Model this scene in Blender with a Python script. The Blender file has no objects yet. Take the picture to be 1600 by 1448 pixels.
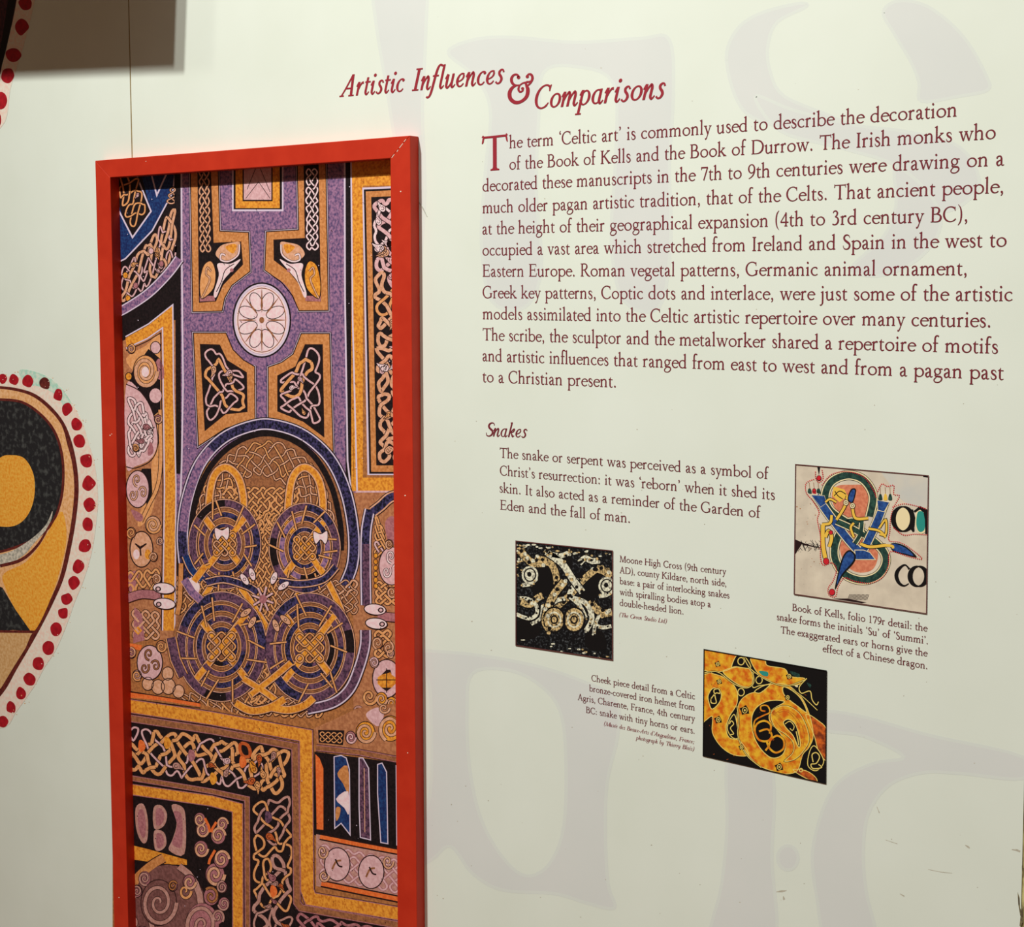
import bpy, bmesh, math, random
from mathutils import Vector, Matrix
random.seed(7)
SC = bpy.context.scene
COL = SC.collection

# ------------------------------------------------------------------ camera
FPX, CX, CY = 2200.0, 800.0, 597.0          # focal length in pixels, principal point
def _n(v): return Vector(v).normalized()
# wall axes seen from the camera (right, down, forward)
Xc = -_n((-2280 - CX, 445 - CY, FPX))                 # wall's horizontal, towards the right
Zc = -_n((900 - CX, 30400 - CY, FPX))                 # up
Zc = (Zc - Xc * Zc.dot(Xc)).normalized()
Nc = Xc.cross(Zc)                                     # into / out of the wall
if Nc.z > 0: Nc = -Nc                                 # towards the viewer
Yc = -Nc                                              # world +y goes into the wall
M = Matrix((Xc, Yc, Zc))                              # camera(right,down,fwd) -> world
ray0 = M @ Vector((754 - CX, 445 - CY, FPX))
CAM = -ray0 * (1.52 / FPX)                            # wall plane is y = 0, pixel (754,445) -> x=0
CAM.z += 1.55
cam_d = bpy.data.cameras.new('camera'); cam = bpy.data.objects.new('camera', cam_d); COL.objects.link(cam)
right, down, fwd = M @ Vector((1,0,0)), M @ Vector((0,1,0)), M @ Vector((0,0,1))
rot = Matrix((right, -down, -fwd)).transposed()
cam.matrix_world = Matrix.Translation(CAM) @ rot.to_4x4()
cam_d.sensor_fit = 'HORIZONTAL'; cam_d.sensor_width = 36.0
cam_d.lens = 36.0 * FPX / 1600.0
cam_d.shift_x = (800 - CX) / 1600.0; cam_d.shift_y = -(724 - CY) / 1600.0
cam_d.clip_start = 0.02
SC.camera = cam

def on(px, py, y=0.0):
    """the spot of the vertical plane at depth y that the photograph shows at (px, py)"""
    d = M @ Vector((px - CX, py - CY, FPX))
    t = (y - CAM.y) / d.y
    return CAM + d * t

# ------------------------------------------------------------------ light
SC.view_settings.view_transform = 'Standard'; SC.view_settings.look = 'None'
SC.view_settings.gamma = 1.0; SC.view_settings.exposure = 0.0
world = bpy.data.worlds.new('world'); SC.world = world; world.use_nodes = True
world.node_tree.nodes['Background'].inputs[0].default_value = (1.0, 0.62, 0.42, 1)
world.node_tree.nodes['Background'].inputs[1].default_value = 0.112

def spot(name, loc, aim, watt, color, size=math.radians(60), blend=0.6, radius=0.03):
    l = bpy.data.lights.new(name, 'SPOT'); o = bpy.data.objects.new(name, l); COL.objects.link(o)
    o.location = loc; l.energy = watt; l.color = color; l.spot_size = size; l.spot_blend = blend
    l.shadow_soft_size = radius
    o.rotation_euler = (Vector(aim) - Vector(loc)).to_track_quat('-Z', 'Y').to_euler()
    return o
BOARD_Y = -0.55                                       # the hanging board that shades the upper left
LA = Vector((-0.62, -2.1, 4.35))                     # key spot on the ceiling track
SA = on(288, 114); SB = on(272, 105); SCc = on(333, 109)
corner = SA + (LA - SA) * (BOARD_Y / LA.y)
def light_for(S): return S + (corner - S) * (LA.y / BOARD_Y)
LB, LC = light_for(SB), light_for(SCc)
AIM = on(760, 1120)
spot('key_spot', LA, AIM, 366, (1.0, 0.982, 0.945), math.radians(58), 1.0, radius=0.009)
spot('second_spot', LB, AIM, 196, (1.0, 0.982, 0.945), math.radians(58), 1.0, radius=0.009)
spot('third_spot', LC, AIM, 46, (1.0, 0.95, 0.86), math.radians(58), 1.0, radius=0.02)
spot('right_fill', (1.15, -2.3, 4.35), on(1500, 900), 138, (1.0, 0.955, 0.90), math.radians(40), 1.0, radius=0.03)  # added fill, lifts the right side that the other spots leave dim

# ------------------------------------------------------------------ materials
def lin(c):
    c = c / 255.0
    return c / 12.92 if c <= 0.04045 else ((c + 0.055) / 1.055) ** 2.4
LIT = 0.84
def rgb(r, g, b): return tuple(min(0.92, lin(v) / LIT) for v in (r, g, b)) + (1,)
MATS = {}
def mat(name, c, c2=None, scale=400.0, lo=0.40, hi=0.62, rough=0.6, detail=3.0, bump=0.0):
    """plain or two-tone mottled paint / ink"""
    if name in MATS: return MATS[name]
    m = bpy.data.materials.new(name); m.use_nodes = True
    nt = m.node_tree; b = nt.nodes['Principled BSDF']
    b.inputs['Roughness'].default_value = rough
    b.inputs['Specular IOR Level'].default_value = 0.25
    b.inputs['Base Color'].default_value = rgb(*c)
    if c2 is not None:
        tc = nt.nodes.new('ShaderNodeTexCoord'); nz = nt.nodes.new('ShaderNodeTexNoise')
        nz.inputs['Scale'].default_value = scale; nz.inputs['Detail'].default_value = detail
        rp = nt.nodes.new('ShaderNodeValToRGB')
        rp.color_ramp.elements[0].position = lo; rp.color_ramp.elements[0].color = rgb(*c)
        rp.color_ramp.elements[1].position = hi; rp.color_ramp.elements[1].color = rgb(*c2)
        nt.links.new(tc.outputs['Object'], nz.inputs['Vector'])
        nt.links.new(nz.outputs['Fac'], rp.inputs['Fac'])
        nt.links.new(rp.outputs['Color'], b.inputs['Base Color'])
        if bump:
            bp = nt.nodes.new('ShaderNodeBump'); bp.inputs['Strength'].default_value = bump
            bp.inputs['Distance'].default_value = 0.0005
            nt.links.new(nz.outputs['Fac'], bp.inputs['Height']); nt.links.new(bp.outputs['Normal'], b.inputs['Normal'])
    MATS[name] = m
    return m
mat('wall_film', (213,222,209), (217,226,214), 9.0, .3, .7, .55)
mat('wall_print', (206,212,207), (210,215,210), 9.0, .3, .7, .55)
mat('wall_print_edge', (208,216,208), (212,220,212), 9.0, .3, .7, .55)
mat('panel_edge', (196,190,130), (150,140,92), 60.0)
mat('jet', (14,12,12)); mat('floor_cloth', (150,98,66), (120,80,56), 300)
mat('scuff', (172,168,150), (190,186,168), 300.0)
mat('chip', (88,80,60), (140,132,96), 200.0)
mat('seam', (146,128,84), (128,112,72), 80.0)
mat('film_edge', (170,172,160))
mat('ink_red', (146,38,50)); mat('ink_body', (112,36,46)); mat('ink_small', (104,42,48)); mat('ink_credit', (140,70,78))
mat('frame_paint', (178,44,23), (187,50,27), 40.0, .3, .7, .5, bump=.05)
mat('frame_nick', (235,215,195))
# inks of the pictures
mat('black', (17,11,13), (30,20,22), 300); mat('outline', (38,18,18))
mat('brown', (128,80,52), (160,104,66), 300, detail=5)
mat('tan', (182,116,62), (206,140,84), 300, detail=5); mat('tan_dark', (146,92,52), (178,116,66), 300, detail=5)
mat('strand', (198,144,108), (218,166,136), 250); mat('strand_tan', (206,142,86), (222,160,106), 250)
mat('strand_brown', (158,100,66), (184,124,84), 250, detail=5)
mat('strand_pink', (200,156,158), (216,176,178), 250); mat('orange', (214,98,42), (228,120,58), 350)
mat('strand_low', (172,124,112), (190,144,134), 250, detail=5); mat('rust', (176,78,34), (196,100,48), 300); mat('mauve_deep', (104,66,62), (128,84,80), 250)
mat('mauve', (150,92,98), (174,114,118), 350)
mat('purple', (76,64,104), (156,114,146), 300, .34, .62, detail=5); mat('plum', (54,36,54), (112,76,98), 330, .36, .62)
mat('navy', (20,36,84), (30,62,112), 300); mat('ink_blue', (16,18,34), (66,58,100), 300, .4, .62)
mat('gold', (188,108,32), (234,156,54), 300, .34, .60, detail=5)
mat('pale', (206,190,208)); mat('white_pink', (238,208,208), (226,190,194), 250)

# ------------------------------------------------------------------ flat ink shapes
def catmull(pts, n=6, closed=False):
    out = []; N = len(pts); dim = len(pts[0])
    if N < 3 and not closed: 
        a, b = pts; return [tuple(a[k] + (b[k]-a[k])*i/n for k in range(dim)) for i in range(n+1)]
    for i in range(N if closed else N - 1):
        if closed: p0, p1, p2, p3 = pts[i-1], pts[i], pts[(i+1) % N], pts[(i+2) % N]
        else: p0, p1, p2, p3 = pts[max(i-1,0)], pts[i], pts[i+1], pts[min(i+2,N-1)]
        for s in range(n):
            t = s / n
            out.append(tuple(0.5*(2*p1[k] + (p2[k]-p0[k])*t + (2*p0[k]-5*p1[k]+4*p2[k]-p3[k])*t*t
                       + (3*p1[k]-p0[k]-3*p2[k]+p3[k])*t**3) for k in range(dim)))
    if not closed: out.append(tuple(pts[-1]))
    return out
def ell(cx, cy, rx, ry, n=32, a0=0, a1=360, rot=0):
    c, s = math.cos(math.radians(rot)), math.sin(math.radians(rot)); out = []
    full = abs(a1 - a0) >= 360
    for i in range(n if full else n + 1):
        a = math.radians(a0 + (a1 - a0) * i / n); x, y = rx*math.cos(a), ry*math.sin(a)
        out.append((cx + x*c - y*s, cy + x*s + y*c))
    return out
class Ink:
    """flat coloured shapes laid over one another; placed on a plane by fn(x, y, layer)"""
    def __init__(self): self.v = []; self.f = []; self.m = []; self.names = []; self.n = 0
    def sub(self): self.n += 1; return (self.n % 9) * 0.1
    def mi(self, name):
        if name not in self.names: self.names.append(name)
        return self.names.index(name)
    def poly(self, pts, m, z=0, closed=True):
        z += self.sub(); i = len(self.v); self.v += [(p[0], p[1], z) for p in pts]
        self.f.append(tuple(range(i, i + len(pts)))); self.m.append(self.mi(m))
    def rect(self, x0, y0, x1, y1, m, z=0): self.poly([(x0,y0),(x1,y0),(x1,y1),(x0,y1)], m, z)
    def strip(self, L, R, m, z, closed=False):
        z += self.sub(); i = len(self.v); n = len(L)
        for a, b in zip(L, R): self.v.append((a[0],a[1],z)); self.v.append((b[0],b[1],z))
        for k in range(n if closed else n - 1):
            j = (k + 1) % n
            self.f.append((i+2*k, i+2*j, i+2*j+1, i+2*k+1)); self.m.append(self.mi(m))
    def ribbon(self, pts, w, m, z=0, closed=False):
        """pts (x,y) or (x,y,w): a band of the given full width along a line, mitred"""
        n = len(pts); L = []; R = []
        for i, p in enumerate(pts):
            a = pts[i-1] if (i > 0 or closed) else None
            b = pts[(i+1) % n] if (i < n-1 or closed) else None
            def nrm(q, r):
                dx, dy = r[0]-q[0], r[1]-q[1]; l = math.hypot(dx, dy) or 1e-9
                return (-dy/l, dx/l)
            n1 = nrm(a, p) if a else None; n2 = nrm(p, b) if b else None
            n1 = n1 or n2; n2 = n2 or n1
            mx, my = n1[0]+n2[0], n1[1]+n2[1]; l2 = mx*mx+my*my
            k = 2.0/l2 if l2 > 0.35 else 2.0/0.35
            h = (p[2] if len(p) > 2 else w) * 0.5
            ox, oy = mx*k*h, my*k*h
            L.append((p[0]+ox, p[1]+oy)); R.append((p[0]-ox, p[1]-oy))
        self.strip(L, R, m, z, closed)
    def stack(self, pts, layers, z=0, closed=False, dz=1):
        for i, (w, m) in enumerate(layers): self.ribbon(pts, w, m, z + i*dz, closed)
    def build(self, name, fn, parent=None):
        me = bpy.data.meshes.new(name)
        me.from_pydata([fn(*q) for q in self.v], [], self.f)
        for n in self.names: me.materials.append(MATS[n])
        me.polygons.foreach_set('material_index', self.m)
        me.update()
        # all faces look out of the wall
        bm = bmesh.new(); bm.from_mesh(me); bm.normal_update()
        fl = [f for f in bm.faces if f.normal.y > 0]
        if fl: bmesh.ops.reverse_faces(bm, faces=fl)
        bm.to_mesh(me); bm.free()
        o = bpy.data.objects.new(name, me); COL.objects.link(o)
        if parent is not None: o.parent = parent
        return o
def tag(o, label=None, cat=None, group=None, kind=None):
    if label: o['label'] = label
    if cat: o['category'] = cat
    if group: o['group'] = group
    if kind: o['kind'] = kind
    return o
def empty(name, loc):
    o = bpy.data.objects.new(name, None); COL.objects.link(o); o.location = loc; o.empty_display_size = .05
    return o
def adopt(child, root):
    """parent without moving"""
    child.parent = root; child.matrix_parent_inverse = Matrix.Translation(root.location).inverted()
def planar(y0, step=0.00003):
    return lambda x, y, z: on(x, y, y0 - z * step)
def solid(name, bm, m, parent=None, bevel=0):
    me = bpy.data.meshes.new(name); bmesh.ops.recalc_face_normals(bm, faces=bm.faces); bm.to_mesh(me); bm.free()
    for q in (m if isinstance(m, list) else [m]): me.materials.append(MATS[q])
    o = bpy.data.objects.new(name, me); COL.objects.link(o)
    if parent is not None: o.parent = parent
    if bevel:
        b = o.modifiers.new('bevel', 'BEVEL'); b.width = bevel; b.segments = 2
    return o
def box_bm(x0, x1, y0, y1, z0, z1):
    bm = bmesh.new()
    v = [bm.verts.new((x, y, z)) for x in (x0, x1) for y in (y0, y1) for z in (z0, z1)]
    for q in ((0,1,3,2),(4,6,7,5),(0,4,5,1),(2,3,7,6),(0,2,6,4),(1,5,7,3)): bm.faces.new([v[i] for i in q])
    return bm

# ------------------------------------------------------------------ lettering: an old-style serif drawn as pen strokes
def P(*p): return ('P', [tuple(q) for q in p])
def S(*p): return ('S', [tuple(q) for q in p])
def arc(cx, cy, rx, ry, a0, a1, thin=28, thick=74, tilt=18, n=22):
    pts = []
    for i in range(n + 1):
        d = a0 + (a1 - a0) * i / n; a = math.radians(d)
        w = thin + (thick - thin) * math.cos(math.radians(d - tilt)) ** 2
        pts.append((cx + rx*math.cos(a), cy + ry*math.sin(a), w))
    return ('R', pts)
def dot(x, y, r): return P(*[(x + r*math.cos(i*math.pi/6), y + r*math.sin(i*math.pi/6)) for i in range(12)])
def stem(x, y0, y1, w=70): return P((x-w/2,y0),(x+w/2,y0),(x+w/2,y1),(x-w/2,y1))
def foot(x, y=0, l=82, r=82, w=70, s=1):
    h = w/2
    return P((x-l,y),(x+r,y),(x+r,y+16*s),(x+h+14,y+30*s),(x+h,y+62*s),(x-h,y+62*s),(x-h-14,y+30*s),(x-l,y+16*s))
def flag(x, y, w=70, l=72):
    h = w/2
    return P((x+h,y+6),(x+h-14,y+8),(x-h-20,y-34),(x-h-l+14,y-42),(x-h-l+14,y-58),(x-h,y-72),(x-h,y-130),(x+h,y-130))
def bar(x0, y0, x1, y1, w): 
    dx, dy = x1-x0, y1-y0; l = math.hypot(dx,dy); a, b = -dy/l*w/2, dx/l*w/2
    return P((x0+a,y0+b),(x1+a,y1+b),(x1-a,y1-b),(x0-a,y0-b))
def arch(x0, x1, top=404): 
    return S((x0+20,300,18),(x0+75,top-48,34),(x0+145,top-16,48),(x1-32,top-38,62),(x1-2,top-110,70),(x1,top-190,70))
G = {}
def g(c, adv, *e):
    els = []
    for q in e: els += q if isinstance(q, list) else [q]
    G[c] = (adv, els)
g(' ', 285)
g('n', 515, stem(105,0,380), flag(105,400), foot(105), arch(105,375), stem(375,0,220), foot(375))
g('m', 775, stem(105,0,380), flag(105,400), foot(105), arch(105,365), stem(365,0,220), foot(365), arch(365,630), stem(630,0,220), foot(630))
g('h', 515, stem(100,0,690), flag(100,705), foot(100), arch(100,375), stem(375,0,220), foot(375))
g('u', 505, S((95,330,70),(95,130,70),(108,50,64),(165,2,50),(235,8,38),(305,50,28),(350,95,20)), flag(95,400), stem(370,30,380), flag(370,400), P((335,70),(405,40),(450,30),(450,18),(405,0),(370,-6),(335,-8)))
g('i', 255, stem(120,0,380), flag(120,400), foot(120), dot(120,590,46))
g('j', 250, flag(120,400), S((120,380,70),(120,-60,68),(105,-160,54),(60,-225,40),(-20,-240,44)), dot(120,590,46))
g('l', 250, stem(115,0,690), flag(115,705), foot(115))
g('r', 350, stem(105,0,380), flag(105,400), foot(105,0,82,95), S((125,290,18),(175,362,36),(235,388,62),(300,372,74)))
g('t', 300, S((115,390,66),(115,120,70),(128,45,64),(180,2,44),(240,12,26),(278,38,14)), P((80,370),(150,370),(150,505),(138,505),(112,440),(30,392),(30,376)), bar(110,385,270,385,32))
g('f', 300, stem(120,0,560), foot(120,0,85,100), S((120,540,70),(128,620,64),(165,690,50),(230,708,46),(300,680,66)), bar(30,386,265,386,30))
g('o', 510, arc(255,196,190,182,0,360))
g('c', 415, arc(240,196,180,182,58,318), dot(332,338,34))
g('e', 415, arc(232,196,178,182,12,322), bar(62,238,402,238,26))
g('a', 420, S((72,298,56),(92,358,46),(165,398,36),(240,380,54),(272,310,70),(274,200,70),(274,100,68),(288,32,54),(335,8,34),(398,34,14)),
  S((270,244,20),(180,208,34),(95,150,62),(80,80,68),(110,22,56),(170,10,40),(268,70,22)))
g('b', 510, stem(98,40,690), flag(98,705), ('R', [(x,y,w) for x,y,w in arc(265,196,188,184,152,-150)[1]]), P((63,60),(63,-6),(80,-8),(133,40)))
g('d', 515, stem(385,20,690), flag(385,705), arc(242,196,188,184,32,330), P((350,60),(420,40),(470,32),(470,18),(420,0),(385,-6),(350,-8)))
g('p', 515, stem(105,-245,380), flag(105,400), foot(105,-250), arc(275,196,188,186,148,-152))
g('q', 515, stem(390,-245,390), foot(390,-250), arc(242,196,188,186,32,330))
g('g', 465, arc(205,262,132,134,0,360,26,66), S((290,352,22),(350,372,34),(440,368,44)),
  S((140,150,20),(92,98,40),(120,56,56),(220,44,64),(345,28,66),(410,-40,58),(385,-130,44),(290,-205,32),(180,-222,32),(80,-195,42),(45,-130,46),(75,-62,36),(160,10,20)))
g('k', 505, stem(100,0,690), flag(100,705), foot(100), bar(130,178,350,372,30), foot(345,400,85,80,30,-1), bar(205,240,395,20,76), foot(420,0,90,90,70))
g('s', 345, S((276,290,12),(262,356,30),(190,396,34),(110,372,50),(88,306,64),(130,248,74),(205,200,74),(268,142,68),(276,68,54),(220,10,36),(150,0,32),(82,40,30),(56,128,12)))
g('v', 440, bar(80,395,222,10,70), bar(228,0,365,395,30), foot(88,400,85,85,60,-1), foot(362,400,72,72,28,-1), P((190,60),(255,60),(232,-12),(212,-12)))
g('w', 690, bar(80,395,212,10,68), bar(218,0,345,395,30), bar(330,395,468,10,68), bar(474,0,610,395,30), foot(88,400,85,85,60,-1), foot(330,400,75,85,40,-1), foot(608,400,72,72,28,-1), P((182,60),(245,60),(222,-12),(204,-12)), P((438,60),(500,60),(478,-12),(460,-12)))
g('y', 430, bar(80,395,225,15,70), S((365,395,30),(235,30,30),(165,-150,34),(120,-215,52),(62,-222,62)), foot(88,400,85,85,60,-1), foot(362,400,72,72,28,-1))
g('x', 450, bar(95,390,345,10,72), bar(90,10,350,390,30), foot(95,400,80,85,60,-1), foot(345,400,75,75,28,-1), foot(92,0,75,75,28), foot(345,0,85,85,60))
g('z', 430, bar(85,20,350,385,66), bar(60,382,375,382,34), bar(50,18,380,18,34), P((55,400),(80,400),(70,290),(55,290)), P((382,0),(360,0),(372,125),(390,125)))
# capitals
def cfoot(x, y=0, s=1, l=100, r=100): return foot(x, y, l, r, 80, s)
g('T', 640, stem(320,0,640,80), cfoot(320), bar(50,632,590,632,32), P((45,648),(80,648),(58,545),(38,520),(20,520)), P((595,648),(560,648),(588,545),(602,520),(620,520)), P((20,640),(60,648),(60,665),(40,668)), P((620,640),(580,648),(580,665),(600,668)))
g('I', 330, stem(165,0,650,80), cfoot(165), cfoot(165,650,-1))
g('C', 650, arc(355,325,305,320,48,322,30,84,14), P((552,640),(572,640),(572,470),(556,470),(530,560)), S((590,132,16),(562,90,20),(540,70,22)))
g('G', 740, arc(370,325,315,320,48,318,30,84,14), P((572,640),(592,640),(592,470),(576,470),(550,560)), stem(606,60,240,76), P((520,262),(690,262),(690,246),(646,236),(568,236),(520,246)), P((568,110),(644,80),(600,40),(540,20)))
g('B', 590, stem(125,10,640,80), P((30,650),(180,650),(180,624),(125,624),(30,634)), P((30,0),(180,0),(180,26),(125,26),(30,16)), S((150,634,28),(290,636,38),(390,590,60),(420,505,80),(380,405,60),(280,352,30),(150,346,26)), S((270,350,22),(410,325,50),(490,245,78),(490,150,84),(430,50,58),(310,14,36),(150,14,28)))
g('D', 750, stem(130,10,640,80), P((30,650),(190,650),(190,624),(130,624),(30,634)), P((30,0),(190,0),(190,26),(130,26),(30,16)), S((150,634,30),(350,634,40),(540,570,62),(650,430,82),(660,300,84),(600,140,72),(460,40,46),(310,14,32),(150,14,28)))
g('E', 580, stem(130,0,650,80), cfoot(130), cfoot(130,650,-1), bar(150,634,480,634,30), P((500,650),(468,650),(490,520),(505,520)), bar(150,340,420,340,28), P((415,430),(430,430),(430,250),(415,250),(405,340)), bar(150,16,500,16,32), P((545,170),(530,170),(480,0),(515,0)))
g('F', 550, stem(130,0,650,80), cfoot(130,0,1,100,120), cfoot(130,650,-1), bar(150,634,480,634,30), P((505,650),(468,650),(490,510),(508,510)), bar(150,330,400,330,28), P((400,420),(415,420),(415,240),(400,240),(390,330)))
g('H', 770, stem(130,0,650,80), cfoot(130), cfoot(130,650,-1), stem(640,0,650,80), cfoot(640), cfoot(640,650,-1), bar(150,335,620,335,32))
g('K', 690, stem(130,0,650,80), cfoot(130), cfoot(130,650,-1), bar(165,320,515,635,34), foot(515,650,90,100,30,-1), bar(245,390,560,20,86), foot(590,0,100,110,80))
g('L', 570, stem(130,0,650,80), cfoot(130), cfoot(130,650,-1), bar(150,16,500,16,32), P((545,190),(530,190),(470,0),(505,0)))
g('M', 860, bar(130,0,165,650,34), foot(128,0,90,90,28), bar(175,640,430,20,84), bar(440,10,690,640,34), stem(720,0,640,82), foot(725,0,100,100,80), P((60,650),(215,650),(175,560),(150,626),(60,634)), P((660,650),(810,650),(810,634),(760,626),(680,560)))
g('R', 640, stem(130,0,650,80), cfoot(130), P((30,650),(190,650),(190,624),(130,624),(30,634)), S((150,634,28),(300,636,38),(400,585,62),(425,490,80),(375,385,58),(270,330,32),(150,322,26)), S((285,330,60),(380,190,80),(480,70,84),(570,14,50),(650,6,20)))
g('S', 480, S((395,520,14),(370,600,32),(270,650,40),(160,615,56),(112,520,76),(150,425,86),(250,345,90),(360,265,90),(400,160,76),(350,50,52),(240,2,40),(120,40,34),(70,170,14)))
g('A', 680, bar(118,10,345,660,36), bar(345,650,570,10,84), foot(112,0,90,105,28), foot(575,0,105,100,80), bar(200,232,485,232,30), P((300,600),(340,690),(360,690),(400,590)))
g('1', 460, stem(230,0,620,72), foot(230,0,110,110), P((265,640),(250,640),(120,580),(120,565),(195,570),(265,560)))
g('3', 460, S((95,540,30),(150,615,36),(240,625,50),(310,550,70),(280,430,54),(200,365,28)), S((190,365,20),(310,320,58),(360,210,78),(310,70,60),(190,5,40),(70,35,56)))
g('4', 470, stem(320,0,630,66), bar(40,190,330,620,30), bar(35,185,450,185,40), foot(320,0,80,80,60))
g('7', 450, bar(60,608,420,608,50), bar(405,610,190,0,54), P((60,632),(40,632),(40,500),(62,500),(85,585)))
g('9', 470, arc(235,430,160,195,0,360,30,70), S((395,440,70),(385,280,66),(310,120,48),(190,20,34),(80,-30,22)))
g('.', 240, dot(115,38,48)); g(',', 240, dot(115,40,48), S((130,40,60),(140,-20,44),(110,-80,28),(70,-115,12)))
g(':', 250, dot(120,38,48), dot(120,330,48)); g(';', 250, dot(120,330,48), dot(115,40,48), S((130,40,60),(140,-20,44),(110,-80,28),(70,-115,12)))
g('\u2018', 220, dot(125,555,46), S((100,560,50),(95,610,40),(120,660,26),(160,695,12)))
g('\u2019', 220, dot(105,640,46), S((125,640,50),(130,590,40),(105,535,26),(65,500,12)))
g('(', 300, S((250,730,14),(150,600,44),(105,400,62),(105,180,62),(150,-20,44),(250,-160,14)))
g(')', 300, S((50,730,14),(150,600,44),(195,400,62),(195,180,62),(150,-20,44),(50,-160,14)))
g('-', 300, bar(40,195,255,205,44))
g('\u00e9', 415, G['e'][1], S((210,480,14),(330,620,56)))
g('\u00ea', 415, G['e'][1], S((120,470,16),(230,590,46),(340,470,16)))
# italic forms, drawn upright and slanted when set
I = {}
def gi(c, adv, *e):
    els = []
    for q in e: els += q if isinstance(q, list) else [q]
    I[c] = (adv, els)
ent = lambda x: S((x-75,268,12),(x-38,350,26),(x-4,396,44))
exi = lambda x: [S((x,120,60),(x+8,50,58),(x+45,4,42),(x+90,30,24),(x+130,90,12))]
iarch = lambda a,b: S((a+18,150,14),(a+70,300,28),(a+125,378,44),(b-25,380,58),(b,310,60),(b,200,60))
gi('i', 235, ent(90), stem(90,100,400,60), exi(90), dot(105,575,44))
gi('n', 400, ent(75), stem(75,0,400,60), iarch(75,255), stem(255,100,230,60), exi(255))
gi('m', 590, ent(75), stem(75,0,400,60), iarch(75,255), stem(255,0,230,60), iarch(255,440), stem(440,100,230,60), exi(440))
gi('h', 400, stem(75,0,690,60), bar(10,672,100,690,24), iarch(75,255), stem(255,100,230,60), exi(255))
gi('u', 400, ent(75), S((75,400,60),(75,120,60),(88,30,56),(140,4,42),(200,70,26),(245,210,14)), stem(255,100,400,60), exi(255))
gi('r', 300, ent(75), stem(75,0,400,60), S((92,150,14),(140,300,26),(190,372,42),(250,378,66)))
gi('t', 235, stem(85,100,520,58), exi(85), bar(15,388,200,388,28))
gi('l', 225, stem(85,100,690,60), bar(20,672,110,690,24), exi(85))
gi('c', 310, arc(170,196,130,186,62,300,22,66,14), dot(225,345,36), S((232,34,26),(275,90,14)))
gi('e', 320, arc(170,196,130,186,-60,-300,22,66,14), S((70,150,20),(180,196,24),(232,270,36),(225,345,46)), S((232,34,26),(280,95,14)))
gi('o', 375, arc(185,196,138,184,0,360,22,64,14))
gi('a', 400, arc(170,196,130,186,60,330,20,64,14), stem(258,100,395,60), exi(258), S((235,360,20),(180,388,26)))
gi('d', 400, arc(170,196,130,186,60,330,20,64,14), stem(262,100,690,60), bar(200,672,290,690,24), exi(262))
gi('g', 385, G['g'][1])
gi('b', 390, stem(75,60,690,60), bar(10,672,100,690,24), arc(180,196,132,186,170,-160,20,64,14))
gi('s', 290, S((235,320,44),(200,384,30),(140,392,34),(92,340,54),(110,265,64),(180,190,66),(212,110,60),(175,22,38),(100,4,30),(35,60,46)))
gi('f', 260, S((-90,-215,54),(-40,-245,34),(20,-200,46),(52,-60,60),(70,200,62),(92,480,62),(125,640,50),(180,705,34),(250,680,58)), bar(0,388,190,388,28))
gi('p', 405, ent(75), stem(75,-250,400,60), bar(-5,-248,160,-248,22), arc(185,196,132,190,150,-165,20,64,14))
gi('k', 385, stem(75,0,690,60), bar(10,672,100,690,24), S((90,170,16),(190,330,28),(265,390,40),(285,330,46),(230,240,36),(130,215,20)), S((140,215,36),(215,110,58),(270,20,52),(345,70,14)))
gi('y', 380, ent(75), S((75,400,60),(75,150,60),(95,40,52),(150,6,38),(215,90,24),(255,220,14)), S((265,400,60),(262,150,56),(225,-80,42),(140,-205,34),(50,-220,50)))
gi('v', 370, ent(75), S((75,400,60),(95,150,56),(130,10,40),(220,140,24),(285,330,40),(270,395,50)))
gi('x', 370, ent(75), S((60,380,50),(140,260,54),(200,120,56),(260,10,44),(330,80,14)), S((320,370,46),(190,200,22),(60,20,46)))
gi('A', 560, S((20,8,24),(150,250,32),(330,655,34)), bar(335,655,400,10,74), bar(-40,10,110,10,22), bar(310,10,500,10,24), bar(170,235,385,235,28))
gi('I', 300, stem(140,0,650,74), bar(40,12,250,12,24), bar(40,638,250,638,24))
gi('C', 540, arc(300,325,245,322,52,312,26,76,10), P((455,640),(475,640),(462,480),(448,480),(420,580)), S((458,80,22),(500,150,12)))
gi('S', 420, G['S'][1]); gi('T', 560, G['T'][1]); gi('G', 640, G['G'][1]); gi('L', 500, G['L'][1]); gi('M', 790, G['M'][1]); gi('B', 540, G['B'][1]); gi('F', 500, G['F'][1])
gi('\u00e9', 320, I['e'][1], S((190,470,14),(270,600,50))); gi('\u00ea', 320, I['e'][1], S((100,470,14),(180,580,42),(260,470,14)))
# the ampersand is written upright, with curls
AMP = [S((300,700,66),(250,770,40),(160,765,46),(95,680,66),(110,560,66),(200,480,40),(330,470,24)),
       S((250,478,24),(120,420,70),(40,290,96),(60,120,96),(200,5,84),(370,20,70),(520,140,84),(560,320,90),(520,450,60),(500,520,40),(560,560,24)),
       S((560,440,26),(640,520,46),(690,630,60),(660,730,52),(580,750,36),(540,690,52)), dot(545,690,40),
       S((330,470,24),(420,520,30),(560,540,34),(680,560,20)),
       S((330,470,26),(290,370,46),(330,290,40),(410,310,34),(420,380,40)), dot(410,372,36), dot(296,690,44)]

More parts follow.
